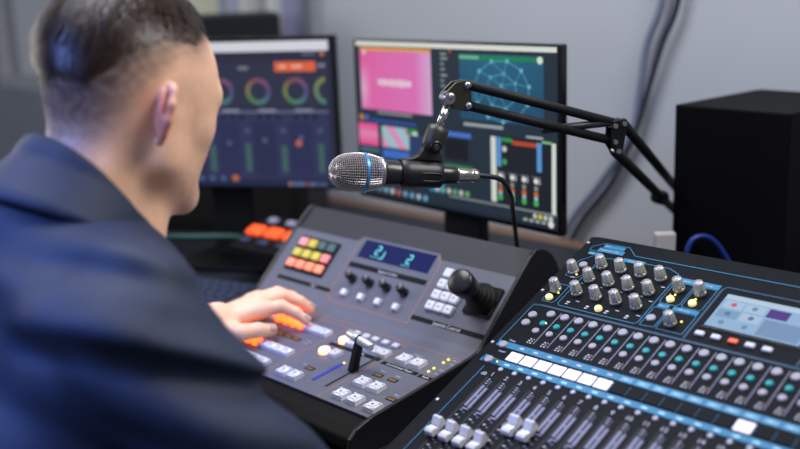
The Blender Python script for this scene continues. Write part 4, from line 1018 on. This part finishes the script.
# ---- jacket
AX_R = (ER-SR)/np.linalg.norm(ER-SR)
def wrink(P):
    d = .0030*np.sin(P[:, 0]*38+P[:, 2]*30+2*np.sin(P[:, 1]*22))+.0020*np.sin(P[:, 2]*75+P[:, 0]*40+1.5*np.sin(P[:, 1]*41))
    return d
def ring_fold(P, A_, B_, t0, w, amp, slope=(0, 0, 0)):
    a = (B_-A_); L_ = np.linalg.norm(a); a = a/L_; t = (P-A_)@a/L_
    t = t+(P-A_)@nv(*slope)
    near = np.exp(-(np.linalg.norm(P-A_-np.clip(t, 0, 1)[:, None]*a*L_, axis=1)/.13)**4)
    return amp*np.exp(-((t-t0)/w)**2)*near
def jacket_sdf(P):
    t_ = torso(P, .018)
    t_ = smin(t_, neckc(P), .012)
    r = cone(P, SR, ER, .069, .054); r = smin(r, cone(P, ER, WR-(WR-ER)*.10, .060, .040), .03)
    l = cone(P, SL, EL, .071, .058); l = smin(l, cone(P, EL, WL-(WL-EL)*.16, .056, .037), .03)
    d = smin(smin(t_, r, .040), l, .040)
    d = d+wrink(P)
    # the sleeve bunches in one strong fold above the elbow and two soft ones
    sg = (P-nv(0, 0, .62))@nv(.2140, .3853, .8976)
    tt = np.clip((P-SR)@(ER-SR)/((ER-SR)@(ER-SR)), 0, 1)
    nr = np.exp(-(np.linalg.norm(P-SR-tt[:, None]*(ER-SR), axis=1)/.105)**6)
    up_s = np.where(sg > 0, sg/.022, sg/.008)
    d = d-.0120*np.exp(-up_s**2)*nr+.0100*np.exp(-((sg+.024)/.014)**2)*nr-.0060*np.exp(-((sg+.062)/.018)**2)*nr
    d = d+.0055*np.exp(-((sg-.058)/.014)**2)*nr-.0035*np.exp(-((sg-.085)/.014)**2)*nr
    # neck opening and cuffs
    cut = smax(smin(neck(P), torso(P), .03)-.0065, (MIDS[2]+.035)-P[:, 2], .01); d = smax(d, -cut, .004)
    d = smax(d, -cone(P, WL-(WL-EL)*.24, WL, .0310), .003); d = smax(d, -cone(P, WR-(WR-ER)*.2, WR, .0300), .003)
    # open bottom hem
    return smax(d, (PEL[2]-.06)-P[:, 2], .01)
NB = tr(0, .015, .0, C7)
def neckc(P):       # stand collar
    a = frH((0, -.028, -.035)); ax_ = (a-NB)/np.linalg.norm(a-NB)
    d = cone(P, NB-ax_*.03, NB+ax_*.034, .0800, .0750)
    return smax(d, (P-NB-ax_*.038)@(ax_*.8+nv(V.x, V.y, 0)*.45)/.92, .008)
jm = mat('jacket_navy', '#212c42', .6, noise=.12, nscale=35, bump=.25, bscale=900, spec=.35)
jacket = vmesh(jacket_sdf, (-.80, .60, -.30), (.10, 1.62, .58), .0045, 'jacket', jm, person)
def collar_sdf(P):
    a = frH((0, -.028, -.035)); ax_ = (a-NB)/np.linalg.norm(a-NB)
    d = cone(P, NB-ax_*.012, NB+ax_*.034, .0980, .0790)+.4*wrink(P)
    d = smax(d, (P-NB-ax_*.036)@(ax_*.8+nv(V.x, V.y, 0)*.45)/.92, .005)
    d = smax(d, -((P-NB+ax_*.016)@(ax_*.8-nv(V.x, V.y, 0)*.10)/.81), .005)
    d = smax(d, (P-NB)@nv(V.x, V.y, 0)-.062, .008)
    return smax(d, -(smin(neck(P), torso(P), .03)-.0085), .004)
vmesh(collar_sdf, NB-.14, NB+.14, .0035, 'collar', jm, jacket)
def tro_sdf(P):
    d = legs(P, .014)+.5*wrink(P); d = smin(d, cone(P, tr(-.07, 0, 0, PEL), tr(.07, 0, 0, PEL), .124), .05)
    return smax(smax(d, P[:, 2]-(PEL[2]+.04), .01), -(cone(P, AN[0]+nv(0, 0, .03), AN[0]-nv(0, 0, .1), .043)), .004)
vmesh(tro_sdf, (-.85, .60, -.74), (.25, 1.6, .0), .008, 'trousers', mat('trousers_black', '#1b1c20', .75, noise=.1, bump=.2), person)
for an in AN:
    def shoe(P, an=an):
        p0 = tr(0, -.03, -.040, an); p1 = tr(0, .14, -.048, an)
        d = cone(P, p0, p1, .042, .036); d = smin(d, cone(P, an, p0, .045, .042), .02); return smax(d, (-.738)-P[:, 2], .003)
    c = tr(0, .05, -.03, an); vmesh(shoe, c-.17, c+.17, .006, 'shoe', mat('shoe_leather', '#17130f', .35), person)
# stool
st = thing('office_stool', 'black office stool under the seated person', 'stool', (float(PEL[0]), float(PEL[1]), 0), AZ)
MB().lathe([(.16, .0), (.19, .012), (.195, .035), (.18, .052), (.05, .056)], (0, 0, .392), (0, 0, 1), 40).build('seat', mat('stool_fabric', '#1f2024', .8), st, smooth=True)
MB().cyl((0, 0, .06), (0, 0, .392), .024, .018).build('column', mat('chrome', '#b8babd', .15, 1.), st)
for k in range(5):
    a = k*2*math.pi/5
    lg_ = MB().tube([(0, 0, .08), (.26*math.cos(a), .26*math.sin(a), .055)], .016, 8, smooth=0).build('leg', blackm(), st)
    MB().lathe([(.025, -.012), (.025, .012)], (.26*math.cos(a), .26*math.sin(a), .026), (-math.sin(a), math.cos(a), 0), 20).build('caster', blackg(), lg_)


# ================================================================ LIGHT, CAMERA
def area(name, loc, target, size, energy, col, sy=None):
    l = bpy.data.lights.new(name, 'AREA'); l.energy = energy; l.size = size; l.color = col
    if name.startswith('blue'): l.spread = R(75)
    if sy: l.shape = 'RECTANGLE'; l.size_y = sy
    o = bpy.data.objects.new(name, l); COL.objects.link(o); o.location = loc
    o.rotation_euler = (Vector(target)-Vector(loc)).to_track_quat('-Z', 'Y').to_euler(); return o
area('overhead_light', (-.4, 1.6, 2.65), (0, 1.5, .8), 1.0, 33, (.93, .94, 1.0), 1.0)
area('overhead_light', (.95, 1.0, 2.35), (-.2, 1.15, 1.1), .8, 23, (1.0, .95, .93), .8)  # unseen light added on the right to brighten the face
area('blue_jacket_light', (-1.05, .50, 1.95), (-.48, .93, .95), .5, 5.2, (.18, .32, 1.0), .4)  # unseen blue light added to tint the back of the jacket
area('window_daylight', (-1.9, 2.3, 1.75), (-.2, 1.2, 1.1), 1.0, 13, (1.0, .93, .84), 1.0)
wd = bpy.data.worlds.new('room_air'); sc.world = wd; wd.use_nodes = True
wd.node_tree.nodes['Background'].inputs['Color'].default_value = (.54, .58, .69, 1)
wd.node_tree.nodes['Background'].inputs['Strength'].default_value = .30

cd = bpy.data.cameras.new('camera'); cam = bpy.data.objects.new('camera', cd); COL.objects.link(cam)
th, ro = R(13.76), R(-2.29)
fw = Vector((0, math.cos(th), -math.sin(th))); r = Vector((1, 0, 0)); u_ = r.cross(fw)
r2 = r*math.cos(ro)+u_*math.sin(ro); u2 = -r*math.sin(ro)+u_*math.cos(ro)
Mc = Matrix((r2, u2, -fw)).transposed().to_4x4(); Mc.translation = (0, 0, DESK+.62)
cam.matrix_world = Mc
cd.sensor_width = 36; cd.lens = 1012/800*36; cd.clip_start = .05; cd.clip_end = 50
cd.dof.use_dof = True; cd.dof.focus_distance = 1.37; cd.dof.aperture_fstop = 2.0
sc.camera = cam
sc.view_settings.view_transform = 'Standard'; sc.view_settings.look = 'None'; sc.view_settings.exposure = 0.0; sc.view_settings.gamma = 1.0
